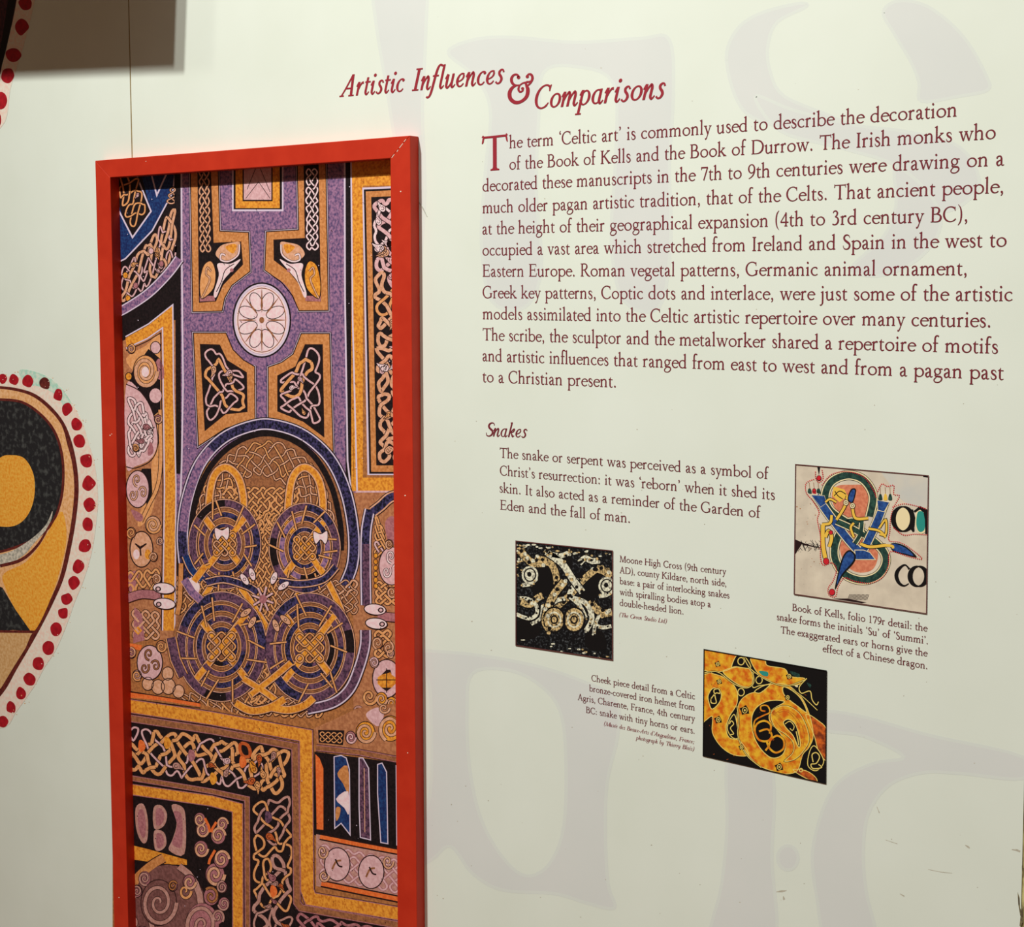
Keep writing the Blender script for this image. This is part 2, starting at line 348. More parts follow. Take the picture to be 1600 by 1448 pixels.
def set_text(ink, text, m, italic=False, slant=0.27, wt=0.0):
    """adds the glyphs along the baseline, em = 1, and returns the advance"""
    x = 0.0; prev = ''
    for c in text:
        if c == '&': adv, els = 780, AMP
        elif italic and c in I: adv, els = I[c]
        else: adv, els = G[c]
        if prev == 'T' and c in 'eroa': x -= 40
        if prev == 'f' and c == 'l': x -= 20
        sl = slant if italic and c != '&' else 0.0
        for k, p in els:
            q = p if k in 'PR' else catmull(p, 5)
            q = [((x + a[0] + sl*a[1]) / 1000.0, a[1] / 1000.0) + tuple((w + wt) / 1000.0 for w in a[2:]) for a in q]
            if k == 'P':
                ink.poly(q, m)
                if wt: ink.ribbon(q, wt / 1000.0, m, 0, True)
            else: ink.ribbon(q, 0, m, 0)
        x += adv; prev = c
    return x / 1000.0

# ------------------------------------------------------------------ the walls
Z0, Z1 = 0.0, 4.6
seam_x = on(203.6, 120).x; edge_x = on(1598.2, 1300).x
wl = solid('wall_left', box_bm(on(-420, 500).x, seam_x - 0.0011, 0, 0.018, Z0, Z1), 'wall_film'); tag(wl, 'white laminated display wall left of the seam', 'wall', kind='structure')
wr = solid('wall_right', box_bm(seam_x + 0.0011, edge_x, 0, 0.018, Z0, Z1), ['wall_film']); tag(wr, 'white laminated display wall carrying the printed text', 'wall', kind='structure')
ss = solid('trim_1', box_bm(seam_x - 0.0011, seam_x + 0.0011, 0.0003, 0.018, Z0, Z1), 'seam'); tag(ss, 'thin olive joint between the two wall panels', 'joint', kind='structure')
en = solid('trim_2', box_bm(edge_x, edge_x + 0.012, 0.001, 0.018, Z0, Z1), 'panel_edge'); tag(en, 'worn yellowish edge of the display wall', 'edge', kind='structure')

# faint giant lettering printed into the right wall
pk = Ink()
def blob(pts, m='wall_print', z=0, n=5): pk.poly(catmull(pts, n, True), m, z)
def soft(pts, grow=4, n=5):
    cx = sum(p[0] for p in pts)/len(pts); cy = sum(p[1] for p in pts)/len(pts)
    c = catmull(pts, n, True)
    pk.ribbon(c + c[:1], 2*grow, 'wall_print_edge', 1)
    pk.poly(c, 'wall_print', 0)
GZ = [0]
def glyph(outer, inner=None):
    GZ[0] += 3; gz = GZ[0]
    o = catmull(outer, 5, True)
    if inner:
        i = catmull(inner, 5, True)
        pk.ribbon(i + i[:1], 5, 'wall_print_edge', gz + 1)
        # bridge the counter to the outline at the nearest pair of points
        best = min(((math.hypot(a[0]-b[0], a[1]-b[1]), ia, ib) for ia, a in enumerate(o) for ib, b in enumerate(i)))
        _, ia, ib = best
        def area(p): return sum(p[k-1][0]*p[k][1]-p[k][0]*p[k-1][1] for k in range(len(p)))
        if area(o) * area(i) > 0: i = i[::-1]; ib = len(i) - 1 - ib
        full = o[:ia+1] + i[ib:] + i[:ib+1] + o[ia:]
    else: full = o
    pk.ribbon(o + o[:1], 5, 'wall_print_edge', gz + 1)
    pk.poly(full, 'wall_print', gz)
glyph([(584,-30),(622,-34),(664,-30),(665,60),(660,170),(664,300),(655,420),(640,440),(628,300),(606,150),(588,40)])
glyph([(700,82),(740,62),(800,58),(900,66),(1000,60),(1046,62),(1052,150),(1046,260),(1048,380),(1030,480),(975,470),(955,380),(962,240),(958,130),(900,104),(850,112),(842,180),(838,300),(846,420),(820,480),(768,470),(752,380),(758,270),(766,170),(740,118)])
glyph([(1135,94),(1150,48),(1185,22),(1244,6),(1260,10),(1215,34),(1200,70),(1203,110),(1225,150),(1300,182),(1330,200),(1290,206),(1210,196),(1158,168)])
glyph([(1380,20),(1400,2),(1440,6),(1478,30),(1512,66),(1540,116),(1544,140),(1500,150),(1440,158),(1436,130),(1425,100),(1398,54)])
glyph([(1180,150),(1240,172),(1340,196),(1420,206),(1500,230),(1530,290),(1480,330),(1440,300),(1400,258),(1310,230),(1220,205)])
glyph([(1400,262),(1450,300),(1470,350),(1440,400),(1380,430),(1330,420),(1380,370),(1400,320)])
glyph([(655,1016),(735,1022),(829,1038),(905,1062),(962,1092),(965,1150),(949,1220),(946,1300),(950,1380),(960,1418),(915,1410),(867,1396),(784,1390),(738,1364),(704,1322),(676,1342),(650,1350),(650,1310),(672,1240),(674,1130),(668,1060),(640,1045),(640,1016)],
      [(738,1052),(790,1046),(838,1066),(874,1108),(884,1180),(881,1290),(858,1350),(822,1368),(786,1340),(752,1280),(734,1200),(730,1110)])
glyph([(1136,1188),(1160,1172),(1200,1186),(1210,1240),(1206,1340),(1208,1480),(1112,1480),(1128,1380),(1136,1290)])
pk.poly(ell(1231, 1340, 16, 19, 20), 'wall_print', 30); pk.ribbon(ell(1231,1340,16,19,20), 5, 'wall_print_edge', 31, True)
glyph([(1287,1112),(1350,1120),(1450,1148),(1597,1182),(1597,1216),(1500,1208),(1441,1207),(1390,1226),(1358,1268),(1349,1325),(1353,1390),(1368,1480),(1296,1480),(1276,1400),(1269,1344),(1275,1300),(1294,1245),(1320,1214),(1366,1192),(1412,1182),(1350,1150),(1290,1140)])
o = pk.build('background_lettering', planar(-0.00001, 0.0000012), wr); o['label'] = 'faint grey giant letters printed behind the text'
# wear on the right wall
sk = Ink()
for i in range(110):
    x, y = random.uniform(670, 1590), random.uniform(20, 1440); 
    if random.random() < .5: y = random.uniform(600, 1440)
    r = random.uniform(.4, 1.0); a0 = random.random()*6
    sk.poly([(x + r*random.uniform(.5,1.6)*math.cos(a0+k*1.05), y + r*random.uniform(.5,1.2)*math.sin(a0+k*1.05)) for k in range(6)], 'scuff')
for q in ([(1213,1393,1),(1222,1392,3),(1229,1391,1)], [(1224,1400,1),(1225,1404,3),(1224,1406,1)], [(1508,1320,1),(1513,1323,3),(1515,1325,1)], [(1581,1327,1),(1589,1328,3),(1594,1330,3)], [(1450,1358,.6),(1470,1362,1),(1488,1364,.6)], [(1384,1312,.6),(1402,1318,1)], [(1406,1396,1),(1413,1400,2)], [(1370,1260,.7),(1374,1270,1.4)]):
    sk.ribbon(q, 0, 'scuff')
sk.poly([(1590,1393),(1593,1402),(1594,1418),(1597,1426),(1597.5,1436),(1594,1430),(1591,1412)], 'chip', 1)
sk.poly([(1596,1418),(1598,1412),(1598,1440),(1595,1448),(1593,1446)], 'chip', 1); sk.poly([(1596.6,1352),(1598,1354),(1598,1370),(1596.8,1366)], 'chip', 1)
o = sk.build('scuff_marks', planar(-0.00008, 0.00001), wr); o['kind'] = 'stuff'; o['label'] = 'small grey scuffs and chips in the film'
pl = Ink(); pl.ribbon([(645.5,303,1.0),(652,312,1.6),(660,324,1.7),(667,338,.8)], 0, 'film_edge')
o = pl.build('lifted_film', planar(-0.0004), wr); o['label'] = 'curled hairline of lifted film beside the red frame'

# the board that hangs out of view and shades the upper left
e2 = SA + (on(20, 124) - SA) ; far = e2 + (LA - e2) * (BOARD_Y / LA.y)
dirx = (far - corner); dirx.y = 0; dirx.normalize(); up = on(292, 0) ; up = up + (LA - up) * (BOARD_Y / LA.y) - corner; up.y = 0; up.normalize()
bm = bmesh.new(); q = [corner, corner + dirx*1.0, corner + dirx*1.0 + up*0.7, corner + up*0.7]
vs = [bm.verts.new(p) for p in q] + [bm.verts.new(p + Vector((0,.016,0))) for p in q]
bm.faces.new(vs[:4]); bm.faces.new(vs[4:][::-1])
for k in range(4): bm.faces.new((vs[k], vs[(k+1)%4], vs[4+(k+1)%4], vs[4+k]))
hb = empty('hanging_board', corner); tag(hb, 'plain board hanging in front of the wall above the red frame', 'board')
adopt(solid('board_panel', bm, 'panel_edge'), hb)
for k in (.2, .8):
    p = corner + dirx*k + up*.69; adopt(solid('hanging_rod', box_bm(p.x-.004, p.x+.004, p.y-.012, p.y-.004, p.z, 4.6), 'jet'), hb)
fl = solid('floor', box_bm(on(-420, 500).x, edge_x + .6, -4.2, 0.018, -0.05, 0), 'floor_cloth'); tag(fl, 'dark carpet floor in front of the display wall', 'floor', kind='structure')

# ------------------------------------------------------------------ the printed text
def set_line(name, text, l, r, em, m, italic=False, parent=None, y0=-0.0003, wt=8):
    k = Ink(); set_text(k, text, m, italic, wt=wt)
    xs = [v[0] for v in k.v]; a, b = min(xs), max(xs)
    p, q = on(l[0], l[1], y0), on(r[0], r[1], y0)
    ex = (q - p) / (b - a)
    return k.build(name, lambda x, y, z: p + ex * (x - a) + Vector((0, -z * 0.00002, em * y)), parent)
def block(name, label, cat, at, lines, em, m, italic=False, part='text_line', wt=8):
    root = empty(name, on(at[0], at[1])); tag(root, label, cat)
    for t, l, r in lines: adopt(set_line(part, t, l, r, em, m, italic, wt=wt), root)
    return root
tl = empty('title_lettering', on(785, 165)); tag(tl, 'large dark red italic heading at the top of the wall', 'heading')
adopt(set_line('heading_line', 'Artistic Influences', (530,151), (788.5,129.5), .0360, 'ink_red', True, wt=20), tl)
adopt(set_line('heading_line', 'Comparisons', (835.5,170), (1040.5,152.5), .0360, 'ink_red', True, wt=20), tl)
adopt(set_line('ampersand', '&', (793,161), (834,158), .0375, 'ink_red', True, wt=14), tl)
para = block('introduction_lettering', 'long maroon paragraph with drop cap on the right half of the wall', 'text', (1160, 600), [
 ('he term \u2018Celtic art\u2019 is commonly used to describe the decoration', (795.5,231.5), (1494.5,181.5)),
 ('of the Book of Kells and the Book of Durrow. The Irish monks who', (795.8,265), (1555.5,216.5)),
 ('decorated these manuscripts in the 7th to 9th centuries were drawing on a', (753.8,299), (1569,258)),
 ('much older pagan artistic tradition, that of the Celts. That ancient people,', (753.7,333), (1567,301)),
 ('at the height of their geographical expansion (4th to 3rd century BC),', (753.8,366), (1511,345.5)),
 ('occupied a vast area which stretched from Ireland and Spain in the west to', (753.8,399), (1572.5,385)),
 ('Eastern Europe. Roman vegetal patterns, Germanic animal ornament,', (754,432), (1510,429.5)),
 ('Greek key patterns, Coptic dots and interlace, were just some of the artistic', (754,465.5), (1582,470)),
 ('models assimilated into the Celtic artistic repertoire over many centuries.', (754,498.3), (1547,511)),
 ('The scribe, the sculptor and the metalworker shared a repertoire of motifs', (754,531.3), (1559,552)),
 ('and artistic influences that ranged from east to west and from a pagan past', (754,563.7), (1568,593)),
 ('to a Christian present.', (754,596.5), (962,605))], .0200, 'ink_body')
adopt(set_line('drop_cap', 'T', (752.5,267.5), (794,264), .0560, 'ink_red', wt=8), para)
sh = set_line('subheading_lettering', 'Snakes', (759.5,681), (824,683.5), .0225, 'ink_body', True, wt=14); tag(sh, 'small maroon italic subheading below the long paragraph', 'heading')
block('snake_lettering', 'four-line maroon text under the italic subheading', 'text', (985, 820), [
 ('The snake or serpent was perceived as a symbol of', (780.6,714.4), (1201,748)),
 ('Christ\u2019s resurrection: it was \u2018reborn\u2019 when it shed its', (781,742), (1210.5,780.5)),
 ('skin. It also acted as a reminder of the Garden of', (780.6,768.8), (1188.5,808.8)),
 ('Eden and the fall of man.', (781.5,795.6), (984,816.5))], .0162, 'ink_small')
c1 = block('caption_lettering', 'small five-line caption right of the dark stone carving picture', 'caption', (1050, 975), [
 ('Moone High Cross (9th century', (968,877.5), (1134.5,897.5)),
 ('AD), county Kildare, north side,', (968,894.8), (1134.5,916)),
 ('base: a pair of interlocking snakes', (968,911.8), (1139.5,934.5)),
 ('with spiralling bodies atop a', (968,928.8), (1110.5,948.5)),
 ('double-headed lion.', (968,945.8), (1067.5,959.5))], .0101, 'ink_small', wt=14)
adopt(set_line('credit_line', '(The Green Studio Ltd)', (967.6,963), (1042,973.5), .0066, 'ink_credit', True), c1)
block('caption_lettering', 'small right-aligned caption below the parchment initial picture', 'caption', (1330, 1050), [
 ('Book of Kells, folio 179r detail: the', (1237.8,953.5), (1449.5,986.5)),
 ('snake forms the initials \u2018Su\u2019 of \u2018Summi\u2019.', (1213.7,968), (1449.5,1006)),
 ('The exaggerated ears or horns give the', (1219.5,988.5), (1449.5,1025.5)),
 ('effect of a Chinese dragon.', (1285.3,1017.5), (1448.6,1045))], .0101, 'ink_small', wt=14)
c3 = block('caption_lettering', 'small right-aligned caption left of the gold swirl picture', 'caption', (1000, 1175), [
 ('Cheek piece detail from a Celtic', (924,1063.5), (1085.8,1092.3)),
 ('bronze-covered iron helmet from', (920.5,1079.3), (1085.2,1109.7)),
 ('Agris, Charente, France, 4th century', (902.5,1093), (1085.8,1127)),
 ('BC: snake with tiny horns or ears.', (915.5,1113), (1085,1146))], .0101, 'ink_small', wt=14)
adopt(set_line('credit_line', '(Mus\u00e9e des Beaux-Arts d\u2019Angoul\u00eame, France;', (943.7,1133), (1084.7,1161.7), .0066, 'ink_credit', True), c3)
adopt(set_line('credit_line', 'photograph by Thierry Blais)', (993,1154.5), (1084.7,1173), .0066, 'ink_credit', True), c3)

# ------------------------------------------------------------------ ornament helpers
def along(line, t):
    seg = [math.hypot(b[0]-a[0], b[1]-a[1]) for a, b in zip(line, line[1:])]; tot = sum(seg); d = t * tot
    for (a, b), s in zip(zip(line, line[1:]), seg):
        if d <= s or (a, b) == (line[-2], line[-1]):
            k = d / s if s else 0; return (a[0]+(b[0]-a[0])*k, a[1]+(b[1]-a[1])*k)
        d -= s
def knot(ink, top, bot, nu, nv, w, cols, z, brk=0.14, inset=0.0, dark='outline', seed=1, fringe=2.2, org=0.0, bodies=0):
    """plaited knotwork of over-and-under strands filling the strip between two lines"""
    rn = random.Random(seed)
    def Q(a, b):
        if org:
            s1 = math.sin(a*1.9+b*.7+seed)+math.sin(b*2.3-a*.9+2*seed); s2 = math.sin(b*1.7+a*.8+3*seed)+math.sin(a*2.6-b*1.1+seed)
            ea, eb = math.sin(math.pi*min(1,max(0,a/(2*nu)))), math.sin(math.pi*min(1,max(0,b/(2*nv))))
            a, b = a + org*s1*min(1,ea*2.5), b + org*s2*min(1,eb*2.5)
        u = inset + (1-2*inset) * a / (2*nu); v = inset + (1-2*inset) * b / (2*nv)
        p, q = along(top, u), along(bot, u); return (p[0]+(q[0]-p[0])*v, p[1]+(q[1]-p[1])*v)
    par = {}
    def find(x):
        par.setdefault(x, x)
        while par[x] != x: x = par[x]
        return x
    tiles = []
    for a in range(2*nu+1):
        for b in range(2*nv+1):
            if (a + b) % 2 == 0: continue
            if a in (0, 2*nu): k = 'v'
            elif b in (0, 2*nv): k = 'h'
            else:
                r = rn.random(); k = 'v' if r < brk*.5 else 'h' if r < brk else 'x'
            m = {(sx, sy): (2*a+sx, 2*b+sy) for sx in (-1,1) for sy in (-1,1)}
            pr = {'x': [((-1,-1),(1,1)), ((-1,1),(1,-1))], 'v': [((-1,-1),(-1,1)), ((1,-1),(1,1))], 'h': [((-1,-1),(1,-1)), ((-1,1),(1,1))]}[k]
            pr = [p for p in pr if all(0 < a + s[0]*.5 < 2*nu and 0 < b + s[1]*.5 < 2*nv for s in p)]
            for p in pr: par[find(m[p[0]])] = find(m[p[1]])
            tiles.append((a, b, k, pr, m))
    colour = {}; girth = {}
    for a, b, k, pr, m in tiles:
        for n, p in enumerate(pr):
            root = find(m[p[0]])
            c = colour.setdefault(root, rn.choice(cols)); wd = girth.setdefault(root, w * (rn.uniform(.62,1.25) if org else 1.0))
            (x0, y0), (x1, y1) = p
            if k == 'x':
                pts = [(a+x0*.5*(1-t)+x1*.5*t, b+y0*.5*(1-t)+y1*.5*t) for t in (0,.5,1)]
                over = (n == 0) == (a % 2 == 1); zz = z + (2 if over else 0)
            else:
                kk = .34
                c0 = (a+x0*.5-x0*kk, b+y0*.5-y0*kk); c1 = (a+x1*.5-x1*kk, b+y1*.5-y1*kk); pts = []
                for i in range(6):
                    t = i/5; s = 1-t
                    pts.append((s**3*(a+x0*.5)+3*s*s*t*c0[0]+3*s*t*t*c1[0]+t**3*(a+x1*.5), s**3*(b+y0*.5)+3*s*s*t*c0[1]+3*s*t*t*c1[1]+t**3*(b+y1*.5)))
                zz = z
            L = [Q(*q) for q in pts]
            ink.ribbon(L, wd + fringe, dark, zz); ink.ribbon(L, wd, c, zz + 1)
    for i in range(bodies):                                       # curled leaf bodies woven in
        x, y = Q(rn.uniform(.8, 2*nu-.8), rn.uniform(.7, 2*nv-.7)); r = w*rn.uniform(.9,1.5); th = rn.uniform(0,6.28); cs, sn = math.cos(th), math.sin(th)
        q = catmull([(x+(px*cs-py*sn)*r, y+(px*sn+py*cs)*r*1.15) for px, py in ((-1,-.5),(0,-.8),(.9,-.3),(1.9,.5),(.7,.45),(-.4,.75),(-1.1,.3))], 3, True)
        ink.poly(q, rn.choice(cols), z+4); ink.ribbon(q, 1.1, dark, z+5, True); ink.ribbon(ell(x-.3*r*cs, y-.3*r*sn, r*.38, r*.42, 9, th*57, th*57+290), .9, dark, z+5)
        for m in (.45, .85): ink.ribbon([(x+(m*cs+.35*sn)*r, y+(m*sn-.35*cs)*r), (x+(m*1.2*cs-.3*sn)*r, y+(m*1.2*sn+.3*cs)*r)], .7, dark, z+5)
def band(ink, pts, w, col, z, dark='black', pale='pale', e=2.2, closed=False):
    ink.stack(pts, [(w + 2*e + 2.4, dark), (w + 2*e - .6, pale), (w, col)], z, closed)
def panel(ink, pts, frame, inner, z, fill='black', dark='outline', pale='pale'):
    """outlined panel with a coloured frame around a dark field"""
    ink.poly(pts, frame, z); ink.ribbon(pts, 2.2, pale, z+1, True)
    ink.ribbon([((p[0]*.94+sum(q[0] for q in pts)/len(pts)*.06), (p[1]*.94+sum(q[1] for q in pts)/len(pts)*.06)) for p in pts], 1.2, dark, z+1, True)
    ink.poly(inner, fill, z+1); ink.ribbon(inner, 1.6, dark, z+2, True)
def spiral(ink, cx, cy, rx, ry, turns, w, col, z, dark='outline', a0=0, sgn=1, base=None):
    if base: ink.poly(ell(cx,cy,rx,ry,28), base, z); ink.ribbon(ell(cx,cy,rx,ry,28), 1.3, dark, z, True)
    n = int(22*turns); pts = []
    for i in range(n+1):
        t = i/n; a = a0 + sgn*2*math.pi*turns*t; r = 1 - .92*t
        pts.append((cx+rx*r*math.cos(a), cy+ry*r*math.sin(a), w*(1-.5*t)))
    ink.ribbon([(p[0],p[1],p[2]+1.8) for p in pts], 0, dark, z+1); ink.ribbon(pts, 0, col, z+2)
def triskele(ink, cx, cy, rx, ry, base, z, dark='outline', inner='strand_tan', k=3, a0=0.4):
    ink.poly(ell(cx,cy,rx,ry,28), base, z); ink.ribbon(ell(cx,cy,rx,ry,28), 1.6, dark, z+1, True)
    for i in range(k):
        a = a0 + i*2*math.pi/k; px, py = cx+rx*.5*math.cos(a), cy+ry*.5*math.sin(a)
        spiral(ink, px, py, rx*.36, ry*.36, 1.3, max(1.1, rx*.11), inner, z+1, dark, a+math.pi)

# ------------------------------------------------------------------ the framed ornament panel
FRONT = -0.0150
fx0, fx1 = on(163.5, 850, FRONT).x, on(646, 832, FRONT).x
ix0, ix1 = on(186, 861, FRONT).x, on(615.5, 850, FRONT).x
fz1 = (on(149, 247.5, FRONT).z + on(638, 216, FRONT).z) / 2; iz1 = (on(172.5, 274, FRONT).z + on(608.6, 251, FRONT).z) / 2
iz0 = on(400, 1760, FRONT).z; fz0 = iz0 - (fz1 - iz1)
fr = empty('framed_artwork', ((fx0+fx1)/2, 0, fz0)); tag(fr, 'tall red-framed knotwork panel hanging left of the text', 'picture')
def rail(q):
    bm = bmesh.new()
    a = [bm.verts.new((x, FRONT, z)) for x, z in q]; b = [bm.verts.new((x, -0.0001, z)) for x, z in q]
    bm.faces.new(a); bm.faces.new(b[::-1])
    for k in range(4): bm.faces.new((a[k], b[k], b[(k+1)%4], a[(k+1)%4]))
    adopt(solid('frame_rail', bm, 'frame_paint', bevel=.0006), fr)
rail([(fx0,fz1),(fx1,fz1),(ix1,iz1),(ix0,iz1)]); rail([(fx0,fz0),(fx1,fz0),(ix1,iz0),(ix0,iz0)])
rail([(fx0,fz0),(ix0,iz0),(ix0,iz1),(fx0,fz1)]); rail([(fx1,fz0),(ix1,iz0),(ix1,iz1),(fx1,fz1)])
for x, y, r in ((626,299,1.1),(172,680,.9),(174.5,678,.7),(633,774,1.0),(186,1402,.8),(637,1176,.9),(228,252,.6)): 
    nk = Ink(); nk.poly(ell(x,y,r,r,8), 'frame_nick'); adopt(nk.build('paint_chip', planar(FRONT - .00015)), fr)
for a, b in (((634.5,217.5),(631,221.5)),((629.5,224),(624,231)),((622,234),(620,237)),((616,241),(612,246.5))):
    nk = Ink(); nk.ribbon([a,b], .8, 'frame_nick'); adopt(nk.build('paint_chip', planar(FRONT - .00015)), fr)

A = Ink(); rp = A.rect
A.poly([(176,262),(640,236),(640,1790),(176,1790)],'tan_dark',0)
STR = ['strand','strand','strand_pink','strand_tan']
# --- upper left: blue field with a lozenge, arc of knotwork below
A.rect(180,250,282,500,'black',1)
A.poly([(180,250),(276,250),(270,300),(238,360),(196,404),(180,412)],'navy',2)
A.ribbon([(276,250),(270,300),(238,360),(196,404),(180,412)],2.2,'pale',3)
A.poly([(180,250),(214,250),(236,330),(207,371),(192,340),(180,300)],'black',3); A.ribbon([(180,318),(207,371),(236,330),(218,286),(206,250)],2.4,'pale',4)
knot(A,[(186,268),(218,278),(231,328)],[(186,300),(192,336),(207,360)],4,2,2.6,STR,5,seed=3,org=.12,bodies=1)
A.ribbon([(236,270),(245,305),(254,285),(262,268)],2.4,'pale',4)
knot(A,[(274,318),(250,352),(222,388),(188,420)],[(277,400),(258,424),(228,452),(188,476)],8,3,3.6,STR,4,brk=.22,seed=11,org=.2,bodies=5)
knot(A,[(266,292),(258,318)],[(275,292),(275,320)],3,1,1.6,STR,4,seed=2)
for x,y,c in ((252,412,'mauve'),(212,446,'mauve'),(196,430,'gold'),(236,392,'strand_pink'),(200,466,'gold')): A.poly(ell(x,y,4,5,14),c,9); A.ribbon(ell(x,y,4,5,14),1,'outline',9,True)
band(A, catmull([(280,404),(262,428),(232,458),(196,482),(180,489)]), 11, 'purple', 10)
# --- left column: gold corner, scrolls
A.rect(180,505,277,985,'strand_brown',1)
A.poly([(180,495),(230,470),(279,430),(284,480),(284,900),(276,900),(274,500),(262,495),(236,512),(180,538)],'black',2)
A.poly([(196,528),(232,508),(269,478),(270,600),(274,760),(272,985),(255,985),(258,760),(256,600),(254,510),(230,528),(198,542)],'gold',3)
A.ribbon([(196,526),(232,506),(270,476),(271,600),(275,760),(273,985)],2,'pale',4); A.ribbon([(254,985),(257,760),(255,600),(254,512),(230,529),(197,544)],2,'pale',4)
A.ribbon([(252,985),(254.5,760),(252,600),(251,520),(230,533),(197,548)],1.5,'outline',5)
A.poly(catmull([(197,560),(228,540),(250,524),(252,600),(251,700),(240,790),(225,818),(215,815),(236,740),(236,640),(215,590)],4,True),'strand_tan',3)
A.poly([(232,545),(250,560),(251,640),(240,650),(225,640),(200,590)],'black',4)
for x,y,r in ((243,543,8),(243,618,9.5),(201,588,5)): A.poly(ell(x,y,r,r*1.2,18),'strand_pink' if r>6 else 'gold',6); A.ribbon(ell(x,y,r,r*1.2,18),1.3,'outline',6,True)
A.poly(catmull([(248,560),(256,575),(255,592),(244,590),(240,575)],4,True),'mauve',5)
spiral(A,227,580,19,25,2.2,5.5,'strand',7,base='strand_tan'); A.poly(ell(227,581,6,8,14),'white_pink',10)
A.poly(catmull([(197,602),(222,616),(240,650),(246,690),(236,716),(212,728),(197,726)],5,True),'strand_pink',5); A.ribbon(catmull([(197,600),(222,614),(240,648),(247,690),(237,718),(212,731),(197,729)],5),1.6,'outline',6)
knot(A,[(199,615),(222,628),(238,668)],[(199,716),(216,716),(238,690)],4,4,4.4,['strand_pink','strand_pink','mauve','white_pink'],7,brk=.3,seed=5,org=.2,bodies=3)
A.poly(catmull([(231,700),(236,690),(240,705),(232,712)],3,True),'mauve',11)
A.ribbon(catmull([(250,640),(251,720),(246,760),(232,790),(220,815)]),7,'outline',6); A.ribbon(catmull([(250,640),(251,720),(246,760),(232,790),(220,815)]),5,'strand_tan',7)
A.poly([(222,732),(236,732),(238,770),(230,790),(215,745)],'black',5)
triskele(A,215,764,18,29,'strand_pink',7,inner='strand'); 
A.poly(catmull([(205,796),(222,804),(222,814),(212,812)],4,True),'mauve',8)
spiral(A,239,820,12,14,1.6,3.2,'strand_tan',7,base='strand')
A.poly(ell(221,858,18,28,26),'strand',7); A.ribbon(ell(221,858,18,28,26),1.8,'outline',8,True)
A.ribbon([(211,849,2),(219,856,4),(229,849,2)],0,'outline',8); A.ribbon([(219,856),(220,868)],2.4,'outline',8); A.poly(ell(213,866,5,8,12),'white_pink',8); A.poly(ell(231,866,5,8,12),'gold',8)
knot(A,[(197,892),(250,886)],[(197,930),(250,930)],4,2,3.2,STR,6,brk=.3,seed=8); knot(A,[(205,950),(250,955)],[(207,1000),(250,1000)],3,3,3.2,['strand_tan','strand'],6,brk=.3,seed=9)
A.poly([(197,895),(218,890),(206,940),(197,945)],'mauve',6); A.poly([(210,948),(222,960),(226,1000),(208,1005)],'mauve',8); A.poly([(209,985),(216,978),(222,985),(216,992)],'gold',9)
# --- purple trellis of the upper middle
A.poly([(276,700),(330,700),(300,770),(292,850),(276,850)],'purple',4); A.poly([(500,700),(552,700),(560,800),(560,860),(540,850),(536,780)],'purple',4)
A.ribbon([(284,720),(282,780),(279,840),(284,900)],2.6,'pale',6); A.ribbon([(543,720),(549,770),(556,830),(556,880)],2.6,'pale',6)
A.rect(276,250,560,720,'purple',4); A.rect(540,250,550,790,'black',5)
A.ribbon([(548.5,250),(550,500),(553,790)],1.5,'brown',6)
for q in ([(283.5,250),(284,400),(285,500),(286,600),(284,720)],[(538.5,250),(539,460),(543,720)]): A.ribbon(q,2.6,'pale',6)
A.poly([(272,250),(282,250),(283,720),(284,740),(276,740),(274,500)],'black',5)
def trellis(outer, inner, z=6):
    A.ribbon(outer,5.4,'black',z,True); A.ribbon(outer,3.2,'pale',z+1,True); A.poly(outer,'tan',z+2); A.ribbon(outer,1.6,'outline',z+3,True)
    A.poly(inner,'black',z+3); A.ribbon(inner,1.6,'outline',z+4,True)
trellis([(297,250),(301,487),(347,486),(351,466),(362,446),(391,424),(388.5,363),(343.5,361),(340.5,250)],[(309,250),(311.5,472),(337,470),(348,445),(379,413),(376,378),(333,380),(328,250)])
trellis([(464,250),(466.5,359),(416,362),(413.5,422),(440,441),(457,462),(467,485.5),(513,485),(509,250)],[(475,250),(477,372.5),(428,375),(428.5,406),(452,424),(470,446),(480,470),(500.6,470),(497,250)])
trellis([(302,520),(353,520),(364,546),(380,562),(398,572.5),(398.5,656.5),(353,669),(310,697)],[(313,538),(343,539),(354.5,563),(385,582),(386,643),(352,646.5),(320.5,672)])
trellis([(470.6,521),(515,521),(521,714),(499,688),(477,672),(419,657),(419,573.5),(440,566),(458,553)],[(477,538.6),(503.5,538.6),(506,682),(474,658),(434,642),(434,587),(462,573)])
WK = ['strand','white_pink','strand_pink']
knot(A,[(310,262),(312,395)],[(327,262),(330,395)],9,2,1.9,WK,12,brk=.06,seed=4,org=.08); knot(A,[(477,262),(478,392)],[(497,262),(498,392)],9,2,1.9,WK,12,brk=.2,seed=6,org=.12)
